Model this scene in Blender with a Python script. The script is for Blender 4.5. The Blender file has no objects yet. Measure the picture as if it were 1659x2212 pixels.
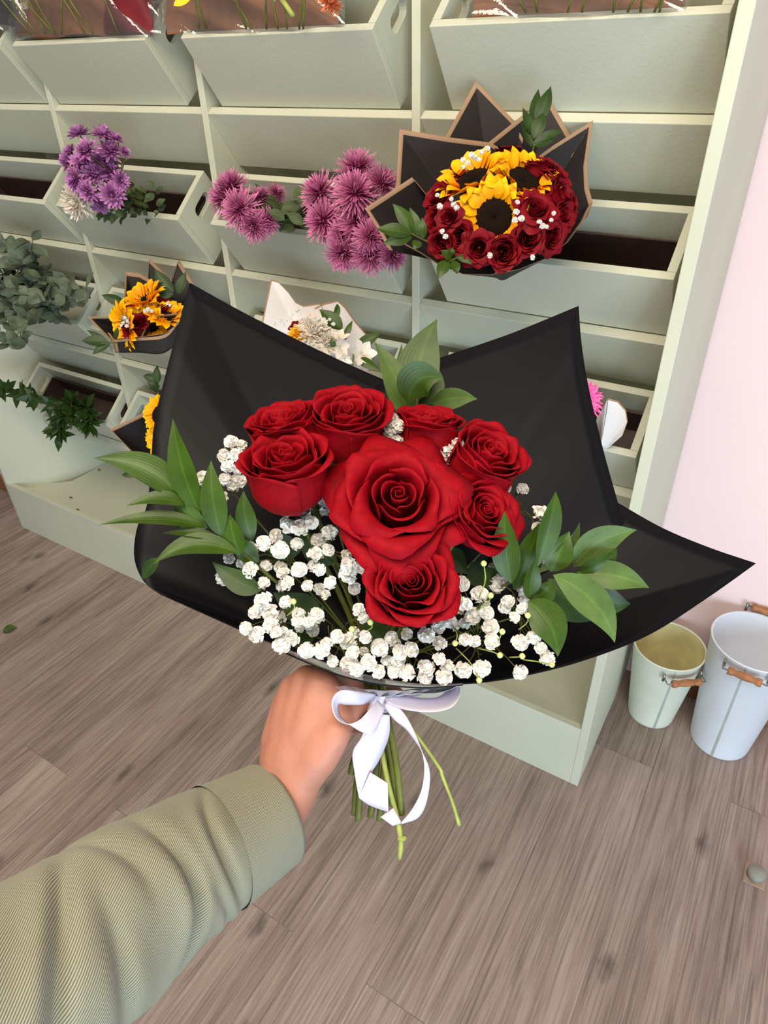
import bpy, bmesh, math, random
import numpy as np
from mathutils import Matrix, Vector

random.seed(7)
rng = np.random.default_rng(7)
SC = bpy.context.scene
COL = SC.collection
PI = math.pi

# ------------------------------------------------------------------ camera
YAW, PITCH, ROLL, FPX = -0.567008, 0.59766618, -0.02926756, 1461.998
CAM = np.array([0.0, 0.0, 1.5])
_cy, _sy, _cp, _sp = math.cos(YAW), math.sin(YAW), math.cos(PITCH), math.sin(PITCH)
FW = np.array([_sy * _cp, _cy * _cp, -_sp])
_R = np.array([_cy, -_sy, 0.0])
_U = np.cross(_R, FW)
RT = math.cos(ROLL) * _R + math.sin(ROLL) * _U
UP = -math.sin(ROLL) * _R + math.cos(ROLL) * _U


def ray(u, v):
    return FW + (u - 829.5) / FPX * RT - (v - 1106.0) / FPX * UP


def W(u, v, d):            # point seen at (u,v), d metres along the view axis
    return CAM + d * ray(u, v)


def PY(u, v, y):           # point seen at (u,v) lying at depth y in the room
    r = ray(u, v)
    return CAM + r * (y / r[1])


def PZ(u, v, z):
    r = ray(u, v)
    return CAM + r * ((z - 1.5) / r[2])


def dep(p):
    return float((np.asarray(p) - CAM) @ FW)


def m_per_px(p):
    return dep(p) / FPX


def facing(theta, alpha):  # unit vector: towards the viewer, leaning theta deg to image direction alpha
    t, a = math.radians(theta), math.radians(alpha)
    n = -FW * math.cos(t) + (RT * math.cos(a) + UP * math.sin(a)) * math.sin(t)
    return n / np.linalg.norm(n)


def frame(n, roll=0.0, origin=(0, 0, 0), scale=1.0):
    n = np.asarray(n, float); n = n / np.linalg.norm(n)
    ref = UP if abs(n @ UP) < 0.95 else RT
    x = np.cross(ref, n); x /= np.linalg.norm(x)
    y = np.cross(n, x)
    c, s = math.cos(roll), math.sin(roll)
    x, y = c * x + s * y, -s * x + c * y
    M = Matrix(((x[0] * scale, y[0] * scale, n[0] * scale, origin[0]),
                (x[1] * scale, y[1] * scale, n[1] * scale, origin[1]),
                (x[2] * scale, y[2] * scale, n[2] * scale, origin[2]), (0, 0, 0, 1)))
    return M


def nrm(a):
    a = np.asarray(a, float)
    return a / (np.linalg.norm(a) + 1e-12)


# ------------------------------------------------------------------ materials
def s2l(c):
    return tuple((x / 255 / 12.92) if x / 255 <= 0.04045 else ((x / 255 + 0.055) / 1.055) ** 2.4 for x in c)


def new_mat(name):
    m = bpy.data.materials.new(name); m.use_nodes = True
    nt = m.node_tree
    return m, nt, nt.nodes['Principled BSDF']


def simple(name, rgb, rough=0.5, var=0.12, vscale=8.0, spec=0.5, bump=0.0, bscale=60.0, sheen=0.0, sss=0.0, lin=False, metallic=0.0):
    m, nt, b = new_mat(name)
    c = rgb if lin else s2l(rgb)
    tc = nt.nodes.new('ShaderNodeTexCoord')
    no = nt.nodes.new('ShaderNodeTexNoise'); no.inputs['Scale'].default_value = vscale; no.inputs['Detail'].default_value = 4
    nt.links.new(tc.outputs['Object'], no.inputs['Vector'])
    rp = nt.nodes.new('ShaderNodeValToRGB')
    rp.color_ramp.elements[0].position = 0.3; rp.color_ramp.elements[1].position = 0.7
    rp.color_ramp.elements[0].color = tuple(x * (1 - var) for x in c) + (1,)
    rp.color_ramp.elements[1].color = tuple(min(1, x * (1 + var)) for x in c) + (1,)
    nt.links.new(no.outputs['Fac'], rp.inputs['Fac'])
    nt.links.new(rp.outputs['Color'], b.inputs['Base Color'])
    b.inputs['Roughness'].default_value = rough
    b.inputs['Specular IOR Level'].default_value = spec
    b.inputs['Metallic'].default_value = metallic
    if sheen:
        b.inputs['Sheen Weight'].default_value = sheen
    if sss:
        b.inputs['Subsurface Weight'].default_value = sss
        b.inputs['Subsurface Radius'].default_value = (0.01, 0.004, 0.002)
    if bump:
        n2 = nt.nodes.new('ShaderNodeTexNoise'); n2.inputs['Scale'].default_value = bscale; n2.inputs['Detail'].default_value = 5
        nt.links.new(tc.outputs['Object'], n2.inputs['Vector'])
        bp = nt.nodes.new('ShaderNodeBump'); bp.inputs['Strength'].default_value = bump; bp.inputs['Distance'].default_value = 0.002
        nt.links.new(n2.outputs['Fac'], bp.inputs['Height']); nt.links.new(bp.outputs['Normal'], b.inputs['Normal'])
    return m


def leaf_mat(name, rgb, rough=0.38, mid=1.5, var=0.25):
    m, nt, b = new_mat(name)
    c = s2l(rgb)
    uv = nt.nodes.new('ShaderNodeUVMap')
    sep = nt.nodes.new('ShaderNodeSeparateXYZ'); nt.links.new(uv.outputs['UV'], sep.inputs[0])
    a = nt.nodes.new('ShaderNodeMath'); a.operation = 'SUBTRACT'; a.inputs[1].default_value = 0.5
    nt.links.new(sep.outputs['X'], a.inputs[0])
    ab = nt.nodes.new('ShaderNodeMath'); ab.operation = 'ABSOLUTE'; nt.links.new(a.outputs[0], ab.inputs[0])
    rp = nt.nodes.new('ShaderNodeValToRGB')
    rp.color_ramp.elements[0].position = 0.0; rp.color_ramp.elements[1].position = 0.07
    rp.color_ramp.elements[0].color = tuple(min(1, x * mid) for x in c) + (1,)
    rp.color_ramp.elements[1].color = tuple(c) + (1,)
    nt.links.new(ab.outputs[0], rp.inputs['Fac'])
    tc = nt.nodes.new('ShaderNodeTexCoord')
    no = nt.nodes.new('ShaderNodeTexNoise'); no.inputs['Scale'].default_value = 45; no.inputs['Detail'].default_value = 3
    nt.links.new(tc.outputs['Object'], no.inputs['Vector'])
    mr = nt.nodes.new('ShaderNodeMapRange'); mr.inputs['From Min'].default_value = 0.3; mr.inputs['From Max'].default_value = 0.7
    mr.inputs['To Min'].default_value = 1 - var; mr.inputs['To Max'].default_value = 1 + var
    nt.links.new(no.outputs['Fac'], mr.inputs['Value'])
    mx = nt.nodes.new('ShaderNodeVectorMath'); mx.operation = 'SCALE'
    nt.links.new(rp.outputs['Color'], mx.inputs[0]); nt.links.new(mr.outputs['Result'], mx.inputs['Scale'])
    nt.links.new(mx.outputs['Vector'], b.inputs['Base Color'])
    b.inputs['Roughness'].default_value = rough; b.inputs['Specular IOR Level'].default_value = 0.3
    # fine lengthwise veins
    wv = nt.nodes.new('ShaderNodeMath'); wv.operation = 'SINE'
    mu = nt.nodes.new('ShaderNodeMath'); mu.operation = 'MULTIPLY'; mu.inputs[1].default_value = 70
    nt.links.new(sep.outputs['X'], mu.inputs[0]); nt.links.new(mu.outputs[0], wv.inputs[0])
    bp = nt.nodes.new('ShaderNodeBump'); bp.inputs['Strength'].default_value = 0.06; bp.inputs['Distance'].default_value = 0.001
    nt.links.new(wv.outputs[0], bp.inputs['Height']); nt.links.new(bp.outputs['Normal'], b.inputs['Normal'])
    return m


def grad(name, c0, c1, rough, spec, var):
    """petal colour running from its foot (c0) to its tip (c1)"""
    m, nt, b = new_mat(name)
    L = nt.links
    uv = nt.nodes.new('ShaderNodeUVMap'); sp = nt.nodes.new('ShaderNodeSeparateXYZ'); L.new(uv.outputs['UV'], sp.inputs[0])
    rp = nt.nodes.new('ShaderNodeValToRGB')
    rp.color_ramp.elements[0].color = (*c0, 1); rp.color_ramp.elements[1].color = (*c1, 1)
    rp.color_ramp.elements[0].position = .2; rp.color_ramp.elements[1].position = .95
    L.new(sp.outputs['Y'], rp.inputs['Fac'])
    tc = nt.nodes.new('ShaderNodeTexCoord'); no = nt.nodes.new('ShaderNodeTexNoise'); no.inputs['Scale'].default_value = 6; no.inputs['Detail'].default_value = 6
    L.new(tc.outputs['Object'], no.inputs['Vector'])
    mr = nt.nodes.new('ShaderNodeMapRange'); mr.inputs['From Min'].default_value = .3; mr.inputs['From Max'].default_value = .7
    mr.inputs['To Min'].default_value = 1 - var; mr.inputs['To Max'].default_value = 1 + var
    L.new(no.outputs['Fac'], mr.inputs['Value'])
    vm = nt.nodes.new('ShaderNodeVectorMath'); vm.operation = 'SCALE'
    L.new(rp.outputs['Color'], vm.inputs[0]); L.new(mr.outputs['Result'], vm.inputs['Scale']); L.new(vm.outputs[0], b.inputs['Base Color'])
    b.inputs['Roughness'].default_value = rough; b.inputs['Specular IOR Level'].default_value = spec
    return m


M = {}
M['paint'] = simple('sage_paint', (204, 206, 187), 0.55, 0.035, 5, 0.3, 0.15, 160)
M['pink'] = simple('pink_wall_paint', (243, 217, 219), 0.8, 0.015, 3, 0.2, 0.12, 220)
M['brown_wood'] = simple('brown_skirting_wood', (140, 92, 58), 0.5, 0.2, 20, 0.4)
M['rose'] = grad('red_rose_petal', (0.20, 0.0012, 0.004), (0.27, 0.0017, 0.0075), 0.65, 0.10, 0.18)
M['darkrose'] = grad('dark_red_rose_petal', (0.15, 0.0016, 0.006), (0.20, 0.002, 0.008), 0.6, 0.18, 0.1)
M['white_petal'] = simple('white_blossom', (240, 238, 233), 0.75, 0.04, 300, 0.2)
M['mum_white'] = simple('cream_petal', (238, 228, 214), 0.7, 0.05, 80, 0.2)
M['mum_purple'] = grad('purple_petal', s2l((146, 66, 134)), s2l((208, 142, 200)), 0.6, 0.2, 0.1)
M['mum_pink'] = grad('magenta_petal', s2l((142, 36, 90)), s2l((224, 138, 184)), 0.6, 0.2, 0.1)
M['gerbera'] = grad('pink_petal', s2l((226, 60, 140)), s2l((246, 120, 182)), 0.6, 0.2, 0.1)
M['sun_petal'] = grad('sunflower_petal', s2l((250, 160, 2)), s2l((255, 196, 8)), 0.55, 0.2, 0.12)
M['sun_disc'] = simple('sunflower_disc', (34, 19, 9), 0.85, 0.5, 120, 0.2, 0.8, 300)
M['leaf'] = leaf_mat('ruscus_leaf', (52, 76, 18))
M['leaf_dark'] = leaf_mat('dark_leaf', (42, 64, 24), 0.42)
M['leaf_grey'] = leaf_mat('grey_green_leaf', (76, 100, 46), 0.45, 1.3)
M['euc'] = leaf_mat('eucalyptus_leaf', (90, 102, 82), 0.55, 1.25, 0.35)
M['leaf_mum'] = leaf_mat('chrysanthemum_leaf', (70, 84, 50), 0.6, 1.2, 0.35)
M['stem'] = simple('green_stem', (98, 104, 46), 0.5, 0.35, 40, 0.35)
M['stem_pale'] = simple('pale_green_stem', (158, 168, 84), 0.5, 0.25, 60, 0.35)
M['bud'] = simple('yellow_green_bud', (206, 212, 140), 0.6, 0.1, 100, 0.3)
M['black_paper'] = simple('black_satin_paper', (0.0048, 0.0049, 0.0064), 0.44, 0.25, 5, 0.11, lin=True)
M['dark_paper'] = simple('charcoal_kraft_paper', (40, 34, 34), 0.62, 0.1, 8, 0.3)
M['kraft_edge'] = simple('kraft_border', (158, 128, 102), 0.7, 0.08, 12, 0.3)
M['white_paper'] = simple('white_wrapping_paper', (226, 222, 222), 0.7, 0.02, 12, 0.25)
M['brown_paper'] = simple('brown_kraft_paper', (148, 98, 62), 0.6, 0.3, 14, 0.35, 0.5, 30)
M['ribbon'] = simple('white_satin_ribbon', (214, 207, 224), 0.4, 0.02, 20, 0.5)
M['skin'] = simple('skin', (184, 126, 106), 0.5, 0.10, 22, 0.3, 0.25, 220, sss=0.05)
M['cream_metal'] = simple('cream_painted_metal', (226, 229, 212), 0.4, 0.05, 9, 0.4)
M['white_metal'] = simple('white_painted_metal', (226, 231, 240), 0.4, 0.04, 9, 0.4)
M['seam'] = simple('dull_weld_seam', (176, 178, 176), 0.5, 0.1, 30, 0.3)
M['rust'] = simple('rusty_inside', (206, 196, 146), 0.65, 0.22, 12, 0.3)
M['turned_wood'] = simple('turned_wood', (166, 110, 70), 0.45, 0.25, 60, 0.4)
M['wire'] = simple('steel_wire', (150, 145, 138), 0.35, 0.1, 30, 0.5, metallic=0.8)
M['tray'] = simple('dark_brown_plastic', (66, 50, 46), 0.4, 0.15, 10, 0.45)
M['rubber'] = simple('grey_rubber', (150, 148, 138), 0.75, 0.1, 60, 0.3)
M['plate'] = simple('thin_wood_plate', (172, 146, 128), 0.6, 0.15, 60, 0.3)
M['yellow_petal'] = simple('yellow_petal', (250, 190, 40), 0.6, 0.1, 60, 0.25)
M['salmon'] = simple('salmon_petal', (228, 140, 92), 0.6, 0.15, 60, 0.25)
M['darkred_paper'] = simple('dark_red_tissue', (120, 38, 44), 0.6, 0.3, 14, 0.3)


def film_mat(name, tint=(1, 1, 1), refl=0.10, rough=0.08, body=0.0, bodycol=(0.8, 0.8, 0.82)):
    m = bpy.data.materials.new(name); m.use_nodes = True
    nt = m.node_tree; nt.nodes.clear()
    out = nt.nodes.new('ShaderNodeOutputMaterial')
    tr = nt.nodes.new('ShaderNodeBsdfTransparent'); tr.inputs[0].default_value = (*tint, 1)
    gl = nt.nodes.new('ShaderNodeBsdfGlossy'); gl.inputs['Roughness'].default_value = rough
    df = nt.nodes.new('ShaderNodeBsdfDiffuse'); df.inputs[0].default_value = (*bodycol, 1)
    lw = nt.nodes.new('ShaderNodeLayerWeight'); lw.inputs['Blend'].default_value = 0.35
    mr = nt.nodes.new('ShaderNodeMapRange'); mr.inputs['To Min'].default_value = refl; mr.inputs['To Max'].default_value = 0.7
    nt.links.new(lw.outputs['Fresnel'], mr.inputs['Value'])
    m1 = nt.nodes.new('ShaderNodeMixShader'); m1.inputs[0].default_value = body
    nt.links.new(tr.outputs[0], m1.inputs[1]); nt.links.new(df.outputs[0], m1.inputs[2])
    m2 = nt.nodes.new('ShaderNodeMixShader'); nt.links.new(mr.outputs['Result'], m2.inputs[0])
    nt.links.new(m1.outputs[0], m2.inputs[1]); nt.links.new(gl.outputs[0], m2.inputs[2])
    tc = nt.nodes.new('ShaderNodeTexCoord')
    no = nt.nodes.new('ShaderNodeTexNoise'); no.inputs['Scale'].default_value = 38; no.inputs['Detail'].default_value = 3; no.inputs['Distortion'].default_value = 0.6
    nt.links.new(tc.outputs['Object'], no.inputs['Vector'])
    bp = nt.nodes.new('ShaderNodeBump'); bp.inputs['Strength'].default_value = 0.35; bp.inputs['Distance'].default_value = 0.006
    nt.links.new(no.outputs['Fac'], bp.inputs['Height']); nt.links.new(bp.outputs['Normal'], gl.inputs['Normal'])
    nt.links.new(m2.outputs[0], out.inputs['Surface'])
    return m


M['film'] = film_mat('clear_cellophane', (0.96, 0.96, 0.96), 0.15, 0.07, 0.06)
M['smoke_film'] = film_mat('smoky_film', (0.60, 0.54, 0.53), 0.015, 0.45, 0.12, (0.35, 0.27, 0.25))
M['frost_film'] = film_mat('frosted_white_film', (0.9, 0.88, 0.95), 0.04, 0.3, 0.38, (0.72, 0.68, 0.78))


def floor_material():
    m, nt, b = new_mat('grey_oak_planks')
    L = nt.links
    tc = nt.nodes.new('ShaderNodeTexCoord')
    mp = nt.nodes.new('ShaderNodeMapping'); mp.inputs['Rotation'].default_value = (0, 0, PI / 2)
    L.new(tc.outputs['Object'], mp.inputs['Vector'])
    br = nt.nodes.new('ShaderNodeTexBrick')
    br.offset = 0.37; br.inputs['Scale'].default_value = 1.0
    br.inputs['Brick Width'].default_value = 1.22; br.inputs['Row Height'].default_value = 0.18
    br.inputs['Mortar Size'].default_value = 0.0011; br.inputs['Mortar Smooth'].default_value = 0.3
    br.inputs['Color1'].default_value = (0.2, 0.2, 0.2, 1); br.inputs['Color2'].default_value = (0.9, 0.9, 0.9, 1)
    br.inputs['Mortar'].default_value = (0, 0, 0, 1)
    L.new(mp.outputs[0], br.inputs['Vector'])
    # per-plank offset so that grain does not run on
    off = nt.nodes.new('ShaderNodeVectorMath'); off.operation = 'SCALE'; off.inputs['Scale'].default_value = 7.0
    L.new(br.outputs['Color'], off.inputs[0])
    ad = nt.nodes.new('ShaderNodeVectorMath'); ad.operation = 'ADD'
    L.new(tc.outputs['Object'], ad.inputs[0]); L.new(off.outputs[0], ad.inputs[1])

    def grain(sx, sy, scale, detail, dist):
        q = nt.nodes.new('ShaderNodeMapping'); q.inputs['Scale'].default_value = (sx, sy, 1)
        L.new(ad.outputs[0], q.inputs['Vector'])
        n = nt.nodes.new('ShaderNodeTexNoise'); n.inputs['Scale'].default_value = scale; n.inputs['Detail'].default_value = detail
        n.inputs['Distortion'].default_value = dist; n.inputs['Roughness'].default_value = 0.65
        L.new(q.outputs[0], n.inputs['Vector'])
        return n
    g1 = grain(1, 0.10, 14, 6, 0.8)
    g2 = grain(1, 0.035, 130, 3, 0.35)
    g3 = grain(1, 0.55, 3.2, 3, 0.4)
    rp = nt.nodes.new('ShaderNodeValToRGB')
    e = rp.color_ramp.elements
    e[0].position = 0.33; e[0].color = (*s2l((112, 94, 85)), 1)
    e[1].position = 0.70; e[1].color = (*s2l((190, 173, 164)), 1)
    k = e.new(0.5); k.color = (*s2l((158, 139, 129)), 1)
    mx = nt.nodes.new('ShaderNodeMix'); mx.data_type = 'FLOAT'; mx.inputs[0].default_value = 0.38
    L.new(g1.outputs['Fac'], mx.inputs[2]); L.new(g2.outputs['Fac'], mx.inputs[3])
    mx2 = nt.nodes.new('ShaderNodeMix'); mx2.data_type = 'FLOAT'; mx2.inputs[0].default_value = 0.25
    L.new(mx.outputs[0], mx2.inputs[2]); L.new(g3.outputs['Fac'], mx2.inputs[3])
    L.new(mx2.outputs[0], rp.inputs['Fac'])
    # plank tone
    bw = nt.nodes.new('ShaderNodeMapRange'); bw.inputs['To Min'].default_value = 0.86; bw.inputs['To Max'].default_value = 1.08
    L.new(br.outputs['Color'], bw.inputs['Value'])
    # dark open pores
    g4 = grain(1, 0.022, 210, 4, 0.5)
    pr = nt.nodes.new('ShaderNodeMapRange'); pr.inputs['From Min'].default_value = .36; pr.inputs['From Max'].default_value = .52
    pr.inputs['To Min'].default_value = .72; pr.inputs['To Max'].default_value = 1.04
    L.new(g4.outputs['Fac'], pr.inputs['Value'])
    pm = nt.nodes.new('ShaderNodeMath'); pm.operation = 'MULTIPLY'
    L.new(bw.outputs['Result'], pm.inputs[0]); L.new(pr.outputs['Result'], pm.inputs[1])
    # knots
    kq = nt.nodes.new('ShaderNodeMapping'); kq.inputs['Scale'].default_value = (4.6, 2.1, 1)
    wob = nt.nodes.new('ShaderNodeTexNoise'); wob.inputs['Scale'].default_value = 26; wob.inputs['Detail'].default_value = 3
    L.new(ad.outputs[0], wob.inputs['Vector'])
    ws = nt.nodes.new('ShaderNodeVectorMath'); ws.operation = 'SCALE'; ws.inputs['Scale'].default_value = .035
    L.new(wob.outputs['Color'], ws.inputs[0])
    wa = nt.nodes.new('ShaderNodeVectorMath'); wa.operation = 'ADD'
    L.new(ad.outputs[0], wa.inputs[0]); L.new(ws.outputs[0], wa.inputs[1])
    L.new(wa.outputs[0], kq.inputs['Vector'])
    vo = nt.nodes.new('ShaderNodeTexVoronoi'); vo.inputs['Scale'].default_value = 1.0; vo.voronoi_dimensions = '2D'
    L.new(kq.outputs[0], vo.inputs['Vector'])
    kr = nt.nodes.new('ShaderNodeMapRange'); kr.inputs['From Min'].default_value = 0.01; kr.inputs['From Max'].default_value = 0.085
    kr.inputs['To Min'].default_value = 0.42; kr.inputs['To Max'].default_value = 1.0
    L.new(vo.outputs['Distance'], kr.inputs['Value'])
    sc = nt.nodes.new('ShaderNodeMath'); sc.operation = 'MULTIPLY'
    L.new(pm.outputs[0], sc.inputs[0]); L.new(kr.outputs['Result'], sc.inputs[1])
    seam = nt.nodes.new('ShaderNodeMapRange'); seam.inputs['To Min'].default_value = 1.0; seam.inputs['To Max'].default_value = 0.80
    L.new(br.outputs['Fac'], seam.inputs['Value'])
    sc2 = nt.nodes.new('ShaderNodeMath'); sc2.operation = 'MULTIPLY'
    L.new(sc.outputs[0], sc2.inputs[0]); L.new(seam.outputs['Result'], sc2.inputs[1])
    vm = nt.nodes.new('ShaderNodeVectorMath'); vm.operation = 'SCALE'
    L.new(rp.outputs['Color'], vm.inputs[0]); L.new(sc2.outputs[0], vm.inputs['Scale'])
    L.new(vm.outputs[0], b.inputs['Base Color'])
    b.inputs['Roughness'].default_value = 0.52; b.inputs['Specular IOR Level'].default_value = 0.35
    bp = nt.nodes.new('ShaderNodeBump'); bp.inputs['Strength'].default_value = 0.6; bp.inputs['Distance'].default_value = 0.002
    L.new(pr.outputs['Result'], bp.inputs['Height']); L.new(bp.outputs['Normal'], b.inputs['Normal'])
    return m


def twill_material():
    m, nt, b = new_mat('olive_twill')
    L = nt.links
    uv = nt.nodes.new('ShaderNodeUVMap')
    mp = nt.nodes.new('ShaderNodeMapping'); mp.inputs['Rotation'].default_value = (0, 0, math.radians(-30))
    L.new(uv.outputs['UV'], mp.inputs['Vector'])
    wv = nt.nodes.new('ShaderNodeTexWave'); wv.inputs['Scale'].default_value = 88; wv.inputs['Distortion'].default_value = 0.7
    wv.inputs['Detail'].default_value = 1.5; wv.inputs['Detail Scale'].default_value = 3
    wv.bands_direction = 'X'
    L.new(mp.outputs[0], wv.inputs['Vector'])
    rp = nt.nodes.new('ShaderNodeValToRGB')
    rp.color_ramp.elements[0].color = (*s2l((100, 102, 88)), 1); rp.color_ramp.elements[0].position = 0.1
    rp.color_ramp.elements[1].color = (*s2l((166, 164, 143)), 1); rp.color_ramp.elements[1].position = 0.9
    L.new(wv.outputs['Fac'], rp.inputs['Fac'])
    tc = nt.nodes.new('ShaderNodeTexCoord')
    no = nt.nodes.new('ShaderNodeTexNoise'); no.inputs['Scale'].default_value = 14; L.new(tc.outputs['Object'], no.inputs['Vector'])
    mr = nt.nodes.new('ShaderNodeMapRange'); mr.inputs['To Min'].default_value = 0.85; mr.inputs['To Max'].default_value = 1.12
    L.new(no.outputs['Fac'], mr.inputs['Value'])
    vm = nt.nodes.new('ShaderNodeVectorMath'); vm.operation = 'SCALE'
    L.new(rp.outputs['Color'], vm.inputs[0]); L.new(mr.outputs['Result'], vm.inputs['Scale'])
    L.new(vm.outputs[0], b.inputs['Base Color'])
    b.inputs['Roughness'].default_value = 0.85; b.inputs['Sheen Weight'].default_value = 0.15
    b.inputs['Specular IOR Level'].default_value = 0.2
    bp = nt.nodes.new('ShaderNodeBump'); bp.inputs['Strength'].default_value = 0.35; bp.inputs['Distance'].default_value = 0.0008
    L.new(wv.outputs['Fac'], bp.inputs['Height']); L.new(bp.outputs['Normal'], b.inputs['Normal'])
    return m


M['floor'] = floor_material()
M['twill'] = twill_material()


# ------------------------------------------------------------------ object helpers
class G:
    """Collects vertices, faces, material slots and uvs in world space; links them as one mesh."""
    def __init__(self):
        self.v, self.f, self.mi, self.uv, self.n = [], [], [], [], 0

    def add(self, verts, faces, mi=0, uv=None):
        verts = np.asarray(verts, float).reshape(-1, 3)
        self.v.append(verts)
        for k, f in enumerate(faces):
            self.f.append(tuple(i + self.n for i in f))
            self.mi.append(mi[k] if isinstance(mi, (list, tuple)) else mi)
        self.uv.append(np.zeros((len(verts), 2)) if uv is None else np.asarray(uv, float))
        self.n += len(verts)
        return self

    def grid(self, P, mi=0, uv=True, closed=False, row_mi=None):
        nv, nu = P.shape[:2]
        fs, ms = [], []
        for j in range(nv - 1):
            for i in range(nu if closed else nu - 1):
                i2 = (i + 1) % nu
                fs.append((j * nu + i, j * nu + i2, (j + 1) * nu + i2, (j + 1) * nu + i))
                ms.append(mi if row_mi is None else row_mi(j, i))
        uu, vv = np.meshgrid(np.linspace(0, 1, nu), np.linspace(0, 1, nv))
        return self.add(P.reshape(-1, 3), fs, ms, np.stack([uu.ravel(), vv.ravel()], 1))

    def mesh(self, name, mats, origin=(0, 0, 0), smooth=True):
        me = bpy.data.meshes.new(name)
        v = np.concatenate(self.v) - np.asarray(origin)
        me.from_pydata(v.tolist(), [], self.f)
        for m in (mats if isinstance(mats, (list, tuple)) else [mats]):
            me.materials.append(m)
        me.polygons.foreach_set('material_index', self.mi)
        me.polygons.foreach_set('use_smooth', [smooth] * len(self.f))
        uv = np.concatenate(self.uv)
        ul = me.uv_layers.new(name='UVMap')
        li = np.zeros(len(me.loops), int); me.loops.foreach_get('vertex_index', li)
        ul.data.foreach_set('uv', uv[li].ravel())
        me.update()
        return me


def world_of(o):
    p = np.zeros(3)
    while o is not None:
        p = p + np.array(o.location); o = o.parent
    return p


def link(name, me, parent=None, loc=None):
    o = bpy.data.objects.new(name, me); COL.objects.link(o)
    if parent is not None:
        o.parent = parent
    if loc is not None:
        o.location = loc
    return o


def part(name, g, mats, parent, smooth=True):
    """mesh given in world space becomes a child of parent (parents carry translation only)"""
    return link(name, g.mesh(name, mats, world_of(parent), smooth), parent, (0, 0, 0))


def single(name, g, mats, label, cat, group=None, smooth=True, origin=None):
    v = np.concatenate(g.v)
    if origin is None:
        lo, hi = v.min(0), v.max(0); origin = np.array([(lo[0] + hi[0]) / 2, (lo[1] + hi[1]) / 2, lo[2]])
    o = link(name, g.mesh(name, mats, origin, smooth), None, tuple(origin))
    return tag(o, label, cat, group)


def tag(o, label, cat, group=None):
    o['label'] = label; o['category'] = cat
    if group:
        o['group'] = group
    return o


def thing(name, label, cat, loc, group=None):
    o = bpy.data.objects.new(name, None); COL.objects.link(o)
    o.location = tuple(float(x) for x in loc); o.empty_display_size = 0.03
    return tag(o, label, cat, group)


def place(name, me, parent, Mw):
    o = bpy.data.objects.new(name, me); COL.objects.link(o)
    if parent is not None:
        o.parent = parent
        Mw = Matrix.Translation(Vector(-world_of(parent))) @ Mw
    o.matrix_basis = Mw
    return o


def solid(o, t, off=0.0):
    md = o.modifiers.new('thickness', 'SOLIDIFY'); md.thickness = t; md.offset = off
    return o


def bevel(o, w=0.002, seg=2):
    md = o.modifiers.new('edge', 'BEVEL'); md.width = w; md.segments = seg; md.limit_method = 'ANGLE'
    return o


def g_box(g, x0, x1, y0, y1, z0, z1, mi=0):
    v = [(x, y, z) for x in (x0, x1) for y in (y0, y1) for z in (z0, z1)]
    f = [(0, 1, 3, 2), (4, 6, 7, 5), (0, 4, 5, 1), (2, 3, 7, 6), (0, 2, 6, 4), (1, 5, 7, 3)]
    return g.add(v, f, mi)


def g_prism(g, poly_yz, x0, x1, mi=0):
    n = len(poly_yz)
    v = [(x0, y, z) for y, z in poly_yz] + [(x1, y, z) for y, z in poly_yz]
    f = [tuple(range(n))[::-1], tuple(range(n, 2 * n))] + [(i, (i + 1) % n, n + (i + 1) % n, n + i) for i in range(n)]
    return g.add(v, f, mi)


def catmull(P, n):
    P = np.asarray(P, float)
    if len(P) == 2:
        t = np.linspace(0, 1, n)[:, None]
        return P[0] * (1 - t) + P[1] * t
    Q = np.concatenate([[2 * P[0] - P[1]], P, [2 * P[-1] - P[-2]]])
    seg = len(P) - 1
    out = []
    for t in np.linspace(0, seg, n):
        i = min(int(t), seg - 1); s = t - i
        a, b, c, d = Q[i:i + 4]
        out.append(0.5 * ((2 * b) + (-a + c) * s + (2 * a - 5 * b + 4 * c - d) * s * s + (-a + 3 * b - 3 * c + d) * s ** 3))
    return np.array(out)


def g_tube(g, pts, r, sides=8, n=None, mi=0, cap=True):
    pts = np.asarray(pts, float)
    if n:
        pts = catmull(pts, n)
    k = len(pts)
    r = np.full(k, r) if np.isscalar(r) else np.interp(np.linspace(0, 1, k), np.linspace(0, 1, len(r)), r)
    T = np.gradient(pts, axis=0)
    x = None
    P = np.zeros((k, sides, 3))
    for i in range(k):
        t = nrm(T[i])
        if x is None:
            ref = np.array([0, 0, 1.0]) if abs(t[2]) < 0.9 else np.array([1.0, 0, 0])
            x = nrm(np.cross(t, ref))
        x = nrm(x - t * (x @ t)); y = np.cross(t, x)
        for j in range(sides):
            a = 2 * PI * j / sides
            P[i, j] = pts[i] + r[i] * (math.cos(a) * x + math.sin(a) * y)
    n0 = g.n
    g.grid(P, mi, closed=True)
    if cap:
        g.f.append(tuple(n0 + j for j in range(sides))[::-1]); g.mi.append(mi)
        g.f.append(tuple(n0 + (k - 1) * sides + j for j in range(sides))); g.mi.append(mi)
    return g


def g_lathe(g, prof, center, n=48, mi=0, axis=None):
    """prof: (r, z) list; closed around z"""
    P = np.zeros((len(prof), n, 3))
    for j, (r, z) in enumerate(prof):
        for i in range(n):
            a = 2 * PI * i / n
            P[j, i] = (center[0] + r * math.cos(a), center[1] + r * math.sin(a), center[2] + z)
    return g.grid(P, mi, closed=True)


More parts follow.
